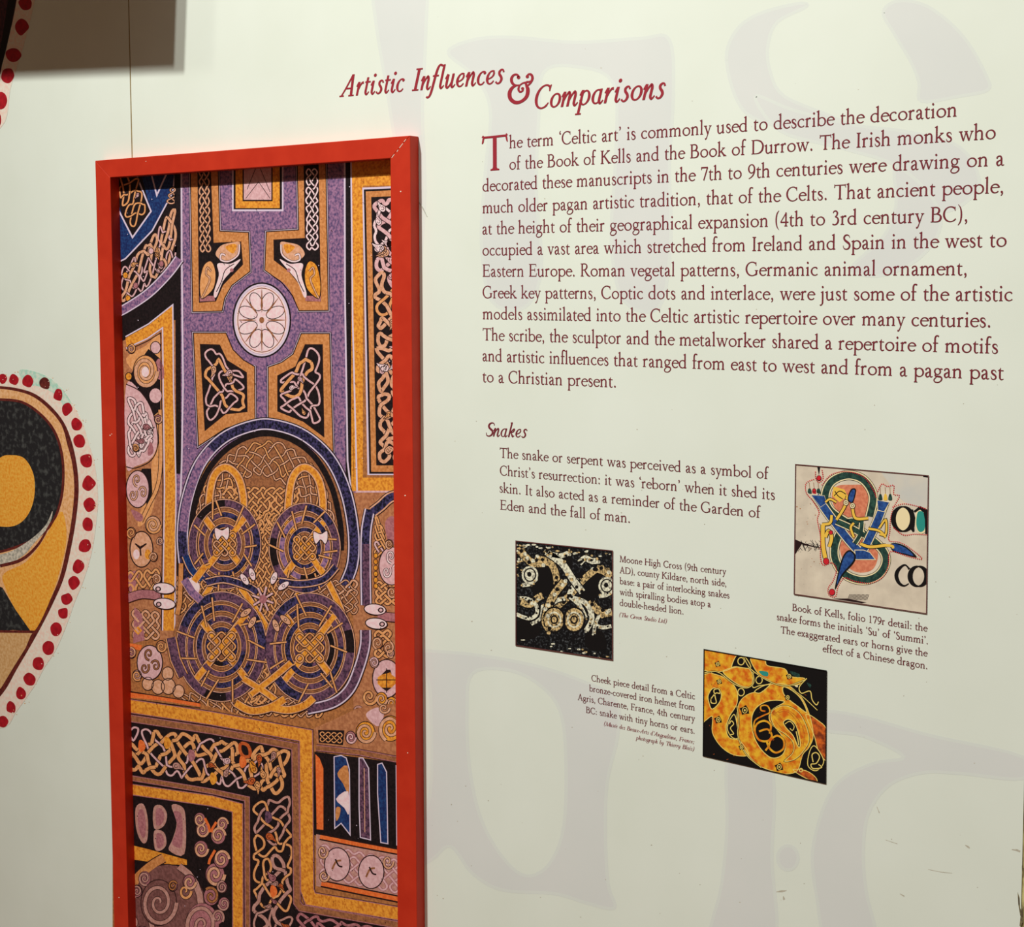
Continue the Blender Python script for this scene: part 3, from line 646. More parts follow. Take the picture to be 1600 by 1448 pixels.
for s, px in ((1, 0), (-1, 813)):                               # leaf and scroll ends of the upper panels
    f = (lambda x: x) if s > 0 else (lambda x: px - x)
    A.poly(catmull([(f(313),462),(f(312),440),(f(318),415),(f(330),408),(f(337),425),(f(334),450),(f(318),466)],5,True),'strand_tan' if s>0 else 'gold',14); A.ribbon(catmull([(f(313),462),(f(312),440),(f(318),415),(f(330),408),(f(337),425),(f(334),450),(f(318),466)],5,True),1.4,'outline',15,True)
    A.poly(catmull([(f(337),398),(f(345),384),(f(362),379),(f(375),379),(f(370),398),(f(352),408)],5,True),'strand',14); A.poly(catmull([(f(352),386),(f(364),381),(f(370),384),(f(364),396)],4,True),'gold',15)
    A.ribbon(catmull([(f(374),382),(f(372),398),(f(358),408),(f(345),406),(f(346),397),(f(352),399)],6),3.6,'outline',15); A.ribbon(catmull([(f(374),382),(f(372),398),(f(358),408),(f(345),406),(f(346),397),(f(352),399)],6),2.2,'white_pink',16)
    A.poly(catmull([(f(340),412),(f(360),412),(f(376),405),(f(360),425),(f(348),440),(f(338),464),(f(334),458),(f(342),430)],5,True),'white_pink',14); A.ribbon(catmull([(f(366),412),(f(352),422),(f(346),440),(f(338),456)],5),1.3,'outline',15)
    A.ribbon(catmull([(f(330),424),(f(324),418),(f(322),428),(f(328),436),(f(322),452),(f(315),466)],6),3.4,'outline',15); A.ribbon(catmull([(f(330),424),(f(324),418),(f(322),428),(f(328),436),(f(322),452),(f(315),466)],6),2,'strand',16)
    A.poly(ell(f(362),422,3,3,10),'mauve',16); A.poly([(f(312),462),(f(335),462),(f(336),470),(f(312),471)],'mauve',13)
knot(A,[(315,541),(342,542),(353,566),(383,584)],[(322,667),(340,652),(360,644),(384,641)],3,4,4.0,['strand','strand_pink','strand_tan','strand'],12,brk=.22,seed=12,org=.2,bodies=3)
knot(A,[(502,541),(479,541),(463,575),(436,590)],[(503,674),(490,664),(474,654),(436,640)],3,4,4.0,['strand','strand_pink','white_pink','strand_tan'],12,brk=.22,seed=14,org=.2,bodies=3)
# gold square box at the top
A.rect(362.5,250,443,330,'pale',6); A.rect(365,250,440.5,327,'black',7); A.rect(368,250,437,325,'gold',8); A.rect(379,250,426,314.5,'outline',9); A.rect(381,250,424,312,'strand_pink',10)
for a,b in (((384,310),(404,284)),((404,284),(422,310)),((402,252),(422,300)),((386,296),(404,252))): A.ribbon([a,b],.9,'outline',11)
# oval rosette
A.poly(ell(409,500,57,72,48),'purple',9); A.ribbon(ell(409,500,43.5,56.5,48),5,'black',10,True); A.ribbon(ell(409,500,42,55,48),3,'pale',11,True); A.poly(ell(409,500,40.5,53,48),'white_pink',11); A.ribbon(ell(409,500,37.5,50,48),1.3,'brown',12,True)
for k in range(8):
    a = k*math.pi/4 + math.pi/8; px, py = 409+23*math.cos(a), 500+31*math.sin(a)
    A.ribbon(ell(px,py,9,15,18,rot=math.degrees(a)-90),1.2,'outline',12,True)
    b = k*math.pi/4; A.ribbon([(409+9*math.cos(b),500+12*math.sin(b),.7),(409+20*math.cos(b),500+27*math.sin(b),2.8),(409+36*math.cos(b),500+48*math.sin(b),.9)],0,'brown',13)
A.poly(ell(409,500,4,5,12),'brown',13)
# --- right column
A.rect(548,250,640,290,'gold',6); A.rect(549,250,567,766,'gold',6); A.rect(549,746,640,767,'gold',6)
A.ribbon([(548.5,250),(551,500),(558,768)],2.4,'pale',7)
A.poly([(566,293),(640,290),(640,742),(574,742)],'pale',7); A.poly([(568.5,296),(640,293),(640,740),(577,740)],'black',8); A.poly([(571.5,299),(640,296),(640,737),(580,737)],'tan',9); A.poly([(580,308),(640,305),(640,727),(588,727)],'black',10)
knot(A,[(582,312),(592,724)],[(622,308),(632,724)],18,2,4.8,['strand_pink','strand_pink','strand','white_pink','strand_tan'],11,brk=.35,seed=21,org=.22,bodies=16)
A.ribbon([(556,768),(640,768)],3,'strand_pink',8); A.rect(552,770,640,1180,'strand_brown',6)
# --- great roundel of the middle
cir = ell(420,838,126,160,60,180,360)
body = [(546,838),(546,930),(545,1000),(530,1060),(500,1098),(440,1112),(330,1098),(285,1050),(268,1000),(280,950),(292,900),(294,838)]
A.poly(cir + body, 'brown', 12)
A.rect(250,985,290,1085,'strand_brown',6)
dome = catmull([(292,905),(287,870),(285,830),(292,780),(312,725),(348,685),(395,665),(430,664),(475,680),(515,716),(540,768),(552,830),(551,880),(538,915)],6)
A.stack(dome,[(21,'black'),(18,'pale'),(14,'ink_blue')],13); 
for q in ([(286,830),(293,780),(312,726),(330,702)],): A.ribbon(catmull(q,6),13,'purple',15)
A.ribbon(catmull([(300,840),(304,790),(325,735),(360,697),(405,678),(450,684),(490,712),(518,760),(532,820),(533,860)],6),9,'black',13)
TK = ['strand_tan','strand_tan','strand']
top = catmull([(302,852),(306,800),(326,745),(362,705),(405,688),(446,692),(486,722),(512,768),(527,830),(530,880)],5)
bot = catmull([(324,848),(330,815),(350,775),(378,752),(405,745),(432,752),(462,770),(486,800),(500,840),(505,880)],5)
knot(A,top,bot,22,3,3.0,TK,16,brk=.10,seed=31,org=.16)
knot(A,[(340,760),(470,760)],[(350,830),(460,830)],10,5,2.7,TK,16,brk=.15,seed=32,org=.16)
knot(A,[(385,800),(432,800)],[(385,1100),(432,1100)],5,20,2.6,TK,16,brk=.15,seed=33,org=.16)
knot(A,[(275,905),(385,905)],[(275,960),(385,960)],9,4,2.6,TK,16,brk=.2,seed=34,org=.16); knot(A,[(430,905),(560,905)],[(430,960),(560,960)],9,4,2.6,TK,16,brk=.2,seed=35,org=.16)
knot(A,[(276,1080),(520,1090)],[(300,1118),(500,1122)],16,2,2.6,TK,16,brk=.2,seed=36,org=.16)
for gx, gy in ((352,790),(476,790)):                              # gold loops beneath the dome
    A.stack(catmull([(gx-18,gy+70),(gx-26,gy+20),(gx-20,gy-40),(gx,gy-60),(gx+22,gy-40),(gx+28,gy+10),(gx+10,gy+70)],6),[(15,'outline'),(12.5,'strand'),(8.5,'gold')],22)
def medal(cx, cy, rx, ry, rings, z, seed):
    rn = random.Random(seed)
    A.poly(ell(cx,cy,rx,ry,40),'brown',z)
    for i, (f, w, c) in enumerate(rings):
        a0 = rn.uniform(0,360)
        A.stack(ell(cx,cy,rx*f,ry*f,44),[(w+4.2,'outline'),(w+2.6,'strand_tan' if i % 2 else 'strand'),(w,c)],z+1,True)
        for k in range(2):                                        # one darker stretch on every ring
            A.ribbon(ell(cx,cy,rx*f,ry*f,14,a0+k*170,a0+k*170+70),w-.6,'ink_blue' if rn.random()<.6 else 'black',z+4)
    bar1 = rn.choice((0.75,0.62)); d = rx*.74
    for s in (1,-1):
        q = [(cx-d*s*.8,cy-ry*.62),(cx,cy),(cx+d*s*.8,cy+ry*.62)]
        A.stack(q,[(14,'outline'),(11.5,'strand'),(8,'gold')],z+5+3*(s<0))
    for f, w, c in rings[:1]: A.stack(ell(cx,cy,rx*f,ry*f,44),[(w+4.2,'outline'),(w+2.6,'strand'),(w,c)],z+8,True)
    for f, w, c in rings[1:3]:
        a0 = rn.uniform(0,360); A.stack(ell(cx,cy,rx*f,ry*f,24,a0,a0+190),[(w+4.2,'outline'),(w+2.6,'strand_tan'),(w,c)],z+8); A.ribbon(ell(cx,cy,rx*f,ry*f,12,a0+60,a0+130),w-.8,'ink_blue',z+11)
    f, w, c = rings[0]; a0 = rn.uniform(0,360)
    for k in range(3): A.ribbon(ell(cx,cy,rx*f,ry*f,12,a0+k*120,a0+k*120+rn.uniform(25,60)),w-.6,'ink_blue' if k else 'black',z+11)
    for k in range(11):
        a = k*2*math.pi/11+rn.uniform(-.2,.2); r0 = rn.uniform(.45,.7); r1 = r0+rn.uniform(.35,.5); tw = rn.uniform(-.25,.25)
        q = [(cx+rx*r0*math.cos(a),cy+ry*r0*math.sin(a)),(cx+rx*r1*math.cos(a+tw),cy+ry*r1*math.sin(a+tw))]
        A.ribbon(q,4.4,'outline',z+12); A.ribbon(q,2.4,'strand_tan',z+13)
    knot(A,[(cx-rx*.36,cy-ry*.3),(cx+rx*.36,cy-ry*.3)],[(cx-rx*.36,cy+ry*.3),(cx+rx*.36,cy+ry*.3)],3,3,2.2,TK,z+11,brk=.2,seed=seed)
R3 = [(.97,11,'plum'),(.70,8,'plum'),(.44,6,'plum')]
medal(351,850,52,66,R3,26,1); medal(476,856,51,66,[(.97,11,'plum'),(.70,8,'purple'),(.44,6,'ink_blue')],26,2)
medal(346,1010,66,82,[(.96,13,'plum'),(.74,9,'plum'),(.53,8,'plum'),(.33,7,'ink_blue')],26,3); medal(484,1012,66,82,[(.96,13,'plum'),(.74,9,'plum'),(.53,8,'ink_blue'),(.33,6,'plum')],26,4)
for q, c in (([(322,910),(350,905),(385,915),(402,925)],'ink_blue'),([(436,908),(470,912),(505,905),(525,885)],'ink_blue')): A.stack(catmull(q,6),[(15,'outline'),(12.5,'strand'),(9,c)],40)
for q in ([(345,880),(385,930),(420,985)],[(500,885),(530,945),(548,1000)],[(300,960),(330,915),(345,890)],[(430,990),(465,930),(500,880)],[(392,1085),(425,1060),(455,1035)],[(380,1060),(420,1085),(450,1110)]):
    A.stack(catmull(q,5),[(13,'outline'),(10.5,'strand'),(7.4,'gold')],42 if q[0][1] > 1050 else 24)
A.stack(catmull([(368,1098),(392,1110),(420,1106),(445,1092)],6),[(15,'outline'),(12.5,'strand'),(10,'gold')],45); A.stack(catmull([(420,1104),(450,1109),(475,1102),(490,1090)],6),[(15,'outline'),(12.5,'strand'),(10,'gold')],45)
for x,y,rot in ((382,905,55),(394,897,72),(384,957,-35),(394,972,-60),(428,903,-70),(443,915,-35),(431,977,70),(446,968,40)):   # small pale leaf heads round the middle
    A.poly(ell(x,y,11,5.4,18,rot=rot),'outline',48); A.poly(ell(x,y,9.8,4.2,18,rot=rot),'white_pink' if y<950 else 'strand',49); A.ribbon(ell(x,y,2.2,2.2,10),.9,'outline',50,True)
for k in range(8):
    a = k*math.pi/4+.3; A.ribbon([(411,936),(411+17*math.cos(a),936+20*math.sin(a))],5,'outline',46); A.ribbon([(411,936),(411+17*math.cos(a),936+20*math.sin(a))],3,'strand_pink',47)
A.poly(ell(411,936,6,7,14),'mauve',48)
for x, y, s in ((256,919,-1),(257,943,-1),(586,952,1),(588,974,1)):        # pairs of pale heads at the sides
    A.poly(ell(x,y,18,9.4,20,rot=6),'outline',44); A.poly(ell(x,y,16.4,7.8,20,rot=6),'white_pink',45); A.poly(ell(x+s*9,y+1,4.6,4.2,12),'outline',46); A.poly(ell(x+s*9,y+1,2.6,2.4,12),'strand_pink',47)
A.ribbon(catmull([(198,935),(222,928),(250,931)],5),15,'outline',42); A.ribbon(catmull([(198,935),(222,928),(250,931)],5),13,'mauve',43)
A.ribbon([(590,962),(630,966)],15,'outline',42); A.ribbon([(590,962),(630,966)],13,'mauve',43)
for x,y in ((347,832),(501,838)): A.poly(catmull([(x-11,y-8),(x,y-4),(x+10,y-9),(x+11,y+4),(x+7,y+12),(x,y+5),(x-7,y+12),(x-11,y+4)],4,True),'white_pink',43); A.ribbon(catmull([(x-11,y-8),(x,y-4),(x+10,y-9),(x+11,y+4),(x+7,y+12),(x,y+5),(x-7,y+12),(x-11,y+4)],4,True),1.2,'outline',44,True)
A.stack([(267,996),(274,1030),(286,1056)],[(19,'outline'),(17,'strand_tan'),(14,'plum')],44)
A.stack(catmull([(316,905),(300,890),(290,868)],5),[(15,'outline'),(12.5,'strand'),(9.5,'navy')],44)
A.stack([(321,884),(303,908)],[(13,'outline'),(11,'strand'),(9,'gold')],45); A.poly(catmull([(292,908),(302,902),(312,915),(308,928),(296,920)],4,True),'white_pink',46)
A.stack([(288,905),(300,925),(314,938)],[(16,'outline'),(14,'strand'),(12,'purple')],44)
A.stack([(283,880),(281,940),(277,960)],[(9,'outline'),(7,'tan')],43)
# left lower corner
triskele(A,234,1035,20,27,'strand_pink',20,inner='brown'); 
for x,y,r in ((231,1068,9),(247,1073,10),(263,1072,11),(279,1080,9),(262,1052,9)): A.poly(ell(x,y,r,r*1.15,18),'strand',20); A.ribbon(ell(x,y,r,r*1.15,18),1.3,'outline',21,True)
A.poly([(197,1004),(222,1008),(220,1016),(197,1012)],'orange',18)
# right lower column
A.stack(catmull([(640,772),(612,776),(595,790),(582,800)],5),[(19,'outline'),(16.5,'strand'),(12,'ink_blue')],20); A.stack(catmull([(578,796),(572,830),(571,880),(572,945)],6),[(19,'outline'),(16.5,'pale'),(12,'ink_blue')],20)
A.ribbon(catmull([(572,850),(572,900),(573,946)],4),11,'plum',23)
A.stack(catmull([(571,984),(570,1010),(560,1046),(545,1078),(520,1098),(480,1108)],6),[(19,'outline'),(16.5,'pale'),(12,'plum')],38)
knot(A,[(586,800),(600,830)],[(584,870),(604,870)],2,5,2.6,STR,20,brk=.2,seed=41); knot(A,[(586,906),(625,914)],[(586,945),(625,945)],3,3,3.4,['strand_tan'],20,brk=.2,seed=42); knot(A,[(584,985),(612,982)],[(584,1028),(612,1028)],2,3,3.6,['strand_tan'],20,brk=.2,seed=43)
for k in range(6): A.poly(ell(587,868+k*9.5,3.4,4,12),'gold',24); A.ribbon(ell(587,868+k*9.5,3.4,4,12),1,'outline',24,True)
A.poly(catmull([(602,815),(616,808),(616,850),(606,845)],4,True),'mauve',21)
triskele(A,612,884,20,30,'strand_pink',22,inner='white_pink'); A.poly(ell(604,1060,22,30,26),'strand_pink',22); A.ribbon(ell(604,1060,22,30,26),1.6,'outline',23,True)
for d in (0,6): A.poly([(604,1046+d),(610,1046+d*.7),(612,1054),(618,1058),(618,1068),(612,1074),(604,1080-d),(596,1074),(590,1068),(590,1058),(596,1054)],'outline' if d==0 else 'gold',24+d//6)
A.ribbon([(604,1044),(604,1082)],1.4,'outline',27); A.ribbon([(588,1062),(620,1062)],1.4,'outline',27)
spiral(A,577,1088,12,14,1.4,4,'strand_tan',24)
# --- stepped gold bands at the foot, and the fields they enclose
A.poly([(180,1083),(209,1085),(312,1100),(400,1122),(490,1126),(560,1106),(640,1096),(640,1790),(180,1790)],'tan_dark',50)
A.poly([(197,1081),(250,1088),(313,1099),(313,1104),(250,1094),(197,1089)],'orange',51); A.ribbon([(197,1079),(313,1098)],1.4,'outline',52); A.ribbon([(197,1091),(313,1106)],1.4,'outline',52)
def step(pts, w, col, z, rim='mauve'):
    A.stack(pts,[(w+4.5,'outline'),(w+2.6,rim),(w,col)],z)
A.poly([(197,1128),(330,1148),(458,1172),(462,1420),(640,1440),(640,1790),(197,1790)],'black',51)
knot(A,[(199,1132),(330,1151),(455,1172)],[(199,1204),(330,1226),(440,1243)],13,3,4.4,['strand_low','strand','strand_tan','strand_low','strand_pink','rust'],53,brk=.34,seed=51,org=.24,bodies=12)
knot(A,[(394,1252),(396,1790)],[(456,1240),(462,1790)],21,3,4.4,['strand_low','strand_tan','strand_low','strand','mauve','rust'],53,brk=.34,seed=52,org=.24,bodies=14)
knot(A,[(462,1424),(630,1456)],[(462,1520),(630,1540)],8,5,4.6,['strand_low','strand_tan','mauve'],53,brk=.34,seed=53,org=.24,bodies=8)
for x,y,c in ((222,1165,'orange'),(262,1160,'gold'),(380,1190,'orange'),(395,1198,'gold'),(334,1216,'gold'),(420,1276,'plum'),(428,1392,'orange'),(300,1180,'mauve')): A.poly(catmull([(x-4,y-9),(x+3,y-6),(x+5,y+4),(x-2,y+10),(x-6,y+2)],4,True),c,58)
step([(197,1102),(330,1122),(478,1149),(480,1390),(485,1404),(640,1430)],19,'gold',60)
step([(197,1121),(330,1141),(461,1166),(464,1410),(470,1418),(640,1448)],9,'brown',60)
step([(197,1214),(330,1236),(386,1248),(387,1500),(387,1790)],6,'brown',60); step([(197,1232),(330,1251),(371,1262),(372,1500),(372,1790)],15,'gold',61)
A.poly([(197,1244),(330,1262),(360,1272),(362,1790),(197,1790)],'black',60)
# lozenges like broad pen letters, curls beside them
for q in ([(212,1262),(224,1256),(231,1280),(230,1312),(222,1316),(213,1295)],[(240,1262),(252,1258),(261,1272),(256,1290),(241,1294)],[(241,1298),(256,1300),(260,1318),(252,1328),(242,1326)],[(268,1258),(284,1260),(290,1278),(288,1334),(264,1328),(270,1310),(276,1285)]):
    c = catmull(q,4,True); A.poly(c,'strand_low',61); cx=sum(p[0] for p in q)/len(q); cy=sum(p[1] for p in q)/len(q)
    A.poly([((p[0]-cx)*.62+cx,(p[1]-cy)*.72+cy) for p in c],'mauve',62)
A.poly([(197,1318),(230,1326),(292,1343),(292,1351),(260,1350),(197,1341)],'gold',61); A.stack(catmull([(197,1400),(214,1372),(236,1352),(256,1340)],5),[(16,'outline'),(13,'tan')],61)
for x,y,r,s in ((312,1280,9,1),(347,1287,9,-1),(316,1296,10,1),(341,1305,11,-1),(314,1326,11,1),(346,1342,12,-1),(336,1366,15,1)): spiral(A,x,y,r,r*1.2,1.5,r*.34,'strand',62,base='mauve',sgn=s)
for q in ([(320,1278),(326,1290),(328,1300)],[(338,1284),(332,1294),(330,1300)],[(336,1328),(328,1342),(326,1350)]): A.ribbon(q,4,'orange',65)
spiral(A,262,1425,62,75,1.1,10,'strand_low',62,base='mauve_deep',a0=5); spiral(A,248,1410,28,36,2.0,6,'strand_low',66,base='mauve_deep'); spiral(A,316,1445,26,34,1.8,6,'strand_low',66,base='mauve',a0=2); spiral(A,296,1378,10,12,1.2,4,'strand',66,base='mauve'); spiral(A,289,1392,10,13,1.2,4,'strand_tan',66)
triskele(A,250,1520,30,36,'mauve',66)
rs = random.Random(77)
for x,y,r in ((226,1372,9),(214,1392,8),(330,1400,12),(347,1386,8),(350,1412,9),(340,1432,10),(282,1470,14),(222,1466,16),(318,1490,14),(205,1440,9),(270,1384,7)): spiral(A,x,y,r,r*1.2,rs.uniform(1.3,2.0),r*.32,rs.choice(['strand_low','strand_low','tan_dark']),66,base='mauve',a0=rs.uniform(0,6),sgn=rs.choice((1,-1)))
for x,y,r in ((205,545,6),(247,655,6),(205,1020,7),(245,905,7),(214,1055,7),(252,1010,8),(240,870,6),(250,845,5),(205,832,7),(212,700,5)): spiral(A,x,y,r,r*1.2,1.4,r*.34,rs.choice(['strand','strand_tan']),21,base=rs.choice(['strand_brown','mauve','strand_low']),a0=rs.uniform(0,6))
for x,y,r in ((590,1004,8),(607,1012,8),(585,1035,7),(610,1020,6),(596,1092,9),(612,1098,8),(560,1112,8),(608,850,6),(612,925,7)): spiral(A,x,y,r,r*1.2,1.4,r*.34,rs.choice(['strand','strand_pink']),24,base=rs.choice(['strand_brown','strand_low','gold']),a0=rs.uniform(0,6))
for i in range(420):
    x, y = rs.uniform(186,622), rs.uniform(262,1448); r = rs.uniform(.35,.9)
    A.poly([(x-r,y-r*.6),(x+r*.4,y-r),(x+r,y+r*.4),(x-r*.2,y+r)],'outline' if rs.random()<.8 else 'pale',72)
# right foot: small scroll strip, staves, roundels
A.poly([(490,1138),(530,1120),(560,1106),(640,1098),(640,1186),(497,1166)],'strand_brown',52); A.poly([(497,1140),(538,1141),(536,1164),(498,1160)],'black',53)
knot(A,[(499,1142),(536,1144)],[(499,1159),(535,1162)],4,2,1.5,['strand_tan'],54,seed=61)
spiral(A,571,1144,15,17,1.8,4.6,'strand',54,base='gold'); spiral(A,610,1138,17,20,1.8,5,'strand',54,base='gold',a0=2); spiral(A,548,1152,8,10,1.4,3,'strand_pink',54,base='mauve'); A.poly(catmull([(572,1115),(590,1105),(600,1115),(592,1134),(580,1128)],4,True),'strand_pink',54); spiral(A,600,1106,9,9,1.3,3,'strand',56)
step([(494,1168),(560,1175),(640,1190)],7,'brown',60)
A.poly([(491,1174),(640,1194),(640,1332),(490,1304)],'black',59)
def stave(q, c, z=61, rim='pale'): A.poly(q,c,z); A.ribbon(q,1.6,rim,z+1,True)
stave([(492,1176),(500,1184),(506,1200),(506,1297),(494,1296)],'orange',rim='outline')
stave([(522,1182),(533,1180),(541,1184),(546,1202),(547,1304),(533,1286),(523,1294)],'navy')
A.poly(catmull([(527,1208),(543,1196),(545,1240),(536,1224)],3,True),'tan',63); A.poly(catmull([(525,1248),(544,1236),(545,1272),(538,1262)],3,True),'white_pink',63); A.poly(catmull([(525,1262),(532,1262),(530,1276),(525,1282)],3,True),'tan',63)
stave([(561,1184),(567,1184),(576,1200),(579,1312),(563,1308),(561,1260)],'plum'); A.ribbon([(569,1200),(570,1300)],1.2,'strand',63)
stave([(590,1194),(597,1192),(604,1206),(606,1318),(595,1316),(590,1240)],'navy'); stave([(619,1196),(632,1198),(634,1322),(620,1320)],'navy')
A.poly([(494,1303),(540,1311),(640,1330),(640,1412),(494,1384)],'strand_low',60)
step([(500,1307),(560,1319),(640,1334)],6,'orange',61,'outline'); step([(502,1380),(560,1392),(640,1408)],7,'orange',61,'outline')
knot(A,[(499,1316),(625,1342)],[(499,1372),(625,1398)],7,3,2.6,['strand_pink','strand'],61,brk=.3,seed=63,dark='mauve')
for x,y in ((527,1350),(580,1362)): A.poly(ell(x,y,20,26,26),'strand_pink',66); A.ribbon(ell(x,y,20,26,26),1.6,'outline',67,True); A.ribbon(catmull([(x-8,y+8),(x-2,y-4),(x+6,y-6)],4),3,'brown',67); A.ribbon(catmull([(x-3,y-8),(x+2,y+2),(x+8,y+4)],4),2.4,'outline',67)
spiral(A,504,1330,8,12,1.4,3,'strand',66); spiral(A,606,1346,9,12,1.4,3,'strand',66); spiral(A,506,1368,8,10,1.3,3,'strand',66)
adopt(A.build('art_print', planar(-0.0006, 0.000015)), fr)

# ------------------------------------------------------------------ three small printed pictures
mat('parchment', (196,186,166), (214,204,182), 60, .35, .65); mat('parchment_cool', (192,194,186), (204,200,184), 40, .35, .65)
mat('stone', (40,34,28), (214,186,128), 420, .36, .58, detail=5); mat('stone_dark', (10,10,12), (74,78,80), 380, .52, .70, detail=5); mat('stone_light', (120,116,104), (236,228,200), 420, .34, .56, detail=5)
mat('green', (24,50,46), (44,78,66), 300); mat('blue', (26,58,116), (44,84,146), 300); mat('coral', (196,112,82), (214,134,100), 300); mat('yellow', (234,186,72))
mat('red', (196,34,44)); mat('teal', (40,140,128)); mat('cream', (232,214,168)); mat('rule', (92,52,50)); mat('jet', (14,12,12))
mat('gold_foil', (204,96,20), (248,178,44), 150, .36, .62, detail=5); mat('gold_line', (250,206,110)); mat('ember', (120,50,24), (206,100,34), 160, .4, .6)
def inset(q, k):
    cx = sum(p[0] for p in q)/4; cy = sum(p[1] for p in q)/4
    return [((p[0]-cx)*k+cx, (p[1]-cy)*k+cy) for p in q]
def clipped(ink, quad):
    """cut everything that runs over the edges of the picture"""
    def side(p, a, b): return (b[0]-a[0])*(p[1]-a[1]) - (b[1]-a[1])*(p[0]-a[0])
    k2 = Ink(); k2.names = ink.names
    for f, m in zip(ink.f, ink.m):
        poly = [ink.v[i] for i in f]
        if not all(side(p, quad[e], quad[(e+1)%4]) >= 0 for p in poly for e in range(4)):
            for e in range(4):
                a, b = quad[e], quad[(e+1)%4]; out = []
                for i in range(len(poly)):
                    p, q = poly[i-1], poly[i]; sp, sq = side(p,a,b), side(q,a,b)
                    if (sp >= 0) != (sq >= 0):
                        t = sp/(sp-sq); out.append(tuple(p[k]+(q[k]-p[k])*t for k in range(3)))
                    if sq >= 0: out.append(q)
                poly = out
                if len(poly) < 3: break
        if len(poly) >= 3:
            i = len(k2.v); k2.v += poly; k2.f.append(tuple(range(i, i+len(poly)))); k2.m.append(m)
    return k2
def picture(name, label, quad, ink, edge):
    root = empty(name, on((quad[2][0]+quad[3][0])/2, (quad[2][1]+quad[3][1])/2)); tag(root, label, 'picture')
    adopt(clipped(ink, quad).build('picture_print', planar(-0.0003, 0.000015)), root)
    b = Ink(); b.ribbon(quad, 1.5, edge, 0, True); adopt(b.build('border_line', planar(-0.00075)), root)
# 1 dark carved stone
K = Ink(); Q1 = [(806,845),(957,860.5),(957,1031),(806,1008)]
K.poly([(800,840),(962,850),(962,1040),(800,1015)],'stone_dark',0)
def worm(pts, w, c, z=2, n=6):
    w *= 1.3; p = catmull(pts, n); K.ribbon(p, w+3.5, 'jet', z-1); K.ribbon(p, w, c, z)
    # knobbly edge
    for i in range(0, len(p), 2): K.poly(ell(p[i][0]+random.uniform(-1,1)*w*.4, p[i][1]+random.uniform(-1,1)*w*.4, w*.28, w*.28, 7), random.choice(['stone_light','stone','jet']), z+1)
for x,y,rx,ry in ((846,890,22,16),(920,915,24,26),(850,915,22,20),(885,880,12,14),(815,985,30,20),(930,1000,22,20),(880,935,16,9)): K.poly(catmull([(x+rx*random.uniform(.7,1.1)*math.cos(a*.785),y+ry*random.uniform(.7,1.1)*math.sin(a*.785)) for a in range(8)],4,True),'jet',1)
worm([(930,890),(912,905),(892,928),(870,948),(852,962)],8,'stone',4); worm([(836,872),(858,878),(868,895),(870,912)],8,'stone',4); worm([(856,864),(878,880),(895,905),(910,925)],8,'stone_light',7); worm([(882,908),(866,928),(858,945),(852,970),(860,985)],9,'stone',7)
worm([(932,888),(944,892),(955,900)],9,'stone',4); worm([(812,860),(830,878),(848,880)],9,'stone',4); worm([(905,905),(890,930),(915,942),(925,965),(916,985)],6,'stone_light',5)
worm([(888,930),(905,945),(915,965)],5,'stone_light',5); worm([(856,950),(870,938),(882,935)],5,'stone_light',5)
worm([(905,880),(914,872),(924,876),(934,876)],7,'stone_light',7); worm([(850,862),(862,866),(876,868),(888,864)],6,'stone_light',7)
for x,y in ((866,968),(897,968)):
    K.poly(ell(x,y,15,18,24),'stone',6); 
    for r in (17,10,5): K.ribbon(ell(x,y,r,r*1.15,22),2.4,'jet' if r!=10 else 'stone_light',7,True)
worm([(814,940),(828,944),(840,934),(848,930)],8,'stone',4); worm([(808,960),(826,966),(838,960),(838,946),(826,936),(812,934)],4.5,'stone_light',4); worm([(830,975),(845,965),(848,945)],4,'stone_light',4)
worm([(922,938),(930,950),(944,958),(956,956)],9,'stone',4); worm([(955,978),(940,980),(928,972),(926,955)],4.5,'stone_light',4); worm([(928,990),(930,975),(936,962)],4,'stone_light',4)
for x,y in ((828,898),(948,915)): K.poly(ell(x,y,13,14,18),'stone_light',5); K.ribbon(ell(x,y,9,10,16),2,'jet',6,True); K.poly(ell(x-1,y-1,3.5,4,10),'jet',6); worm([(x-12,y+16),(x,y+14),(x+10,y+6)],5,'stone_light',5)
for i in range(26): x=random.uniform(808,956); K.poly(ell(x,1012+(x-806)*.13+random.uniform(-14,5),random.uniform(1,4),random.uniform(.8,1.8),7),random.choice(['stone_light','stone']),3)
for i in range(40): x=random.uniform(815,956); K.poly(ell(x,848+(x-806)*.1+random.uniform(0,8),random.uniform(1,4),random.uniform(.8,2),7),random.choice(['stone','stone_light','jet']),3)
for i in range(24): y=random.uniform(850,900); K.poly(ell(random.uniform(807,816),y,random.uniform(1,3),random.uniform(1,2),7),random.choice(['stone','stone_light']),3)
picture('printed_picture', 'dark square picture of carved stone with crossing bodies, left of its caption', Q1, K, 'rule')
# 2 parchment with a knotted initial
K = Ink(); Q2 = [(1243,725.5),(1450.5,743),(1447.5,958.5),(1240.8,928)]
def p2(u, v): return (1200 + u/4.022, 700 + v/4.022)
def pp(*q): return [p2(a, b) + tuple(r) for a, b, *r in q]
K.poly([(1238,720),(1455,738),(1455,965),(1236,932)],'parchment',0)
K.poly(catmull(pp((720,120),(1010,160),(1010,360),(860,340),(760,220)),5,True),'parchment_cool',1)
ringA = catmull(pp((640,430),(660,300),(600,200),(500,170),(400,210),(360,300),(390,390),(500,470),(620,550),(720,640),(740,720),(690,800),(590,830),(480,790),(420,690),(430,580),(500,470),(600,470)),8)
K.poly(catmull(pp((520,230),(620,240),(640,330),(600,440),(520,440),(430,390),(400,300),(430,240)),5,True),'coral',2); K.poly(catmull(pp((500,500),(620,540),(690,650),(660,760),(560,780),(480,720),(450,600)),5,True),'coral',2)
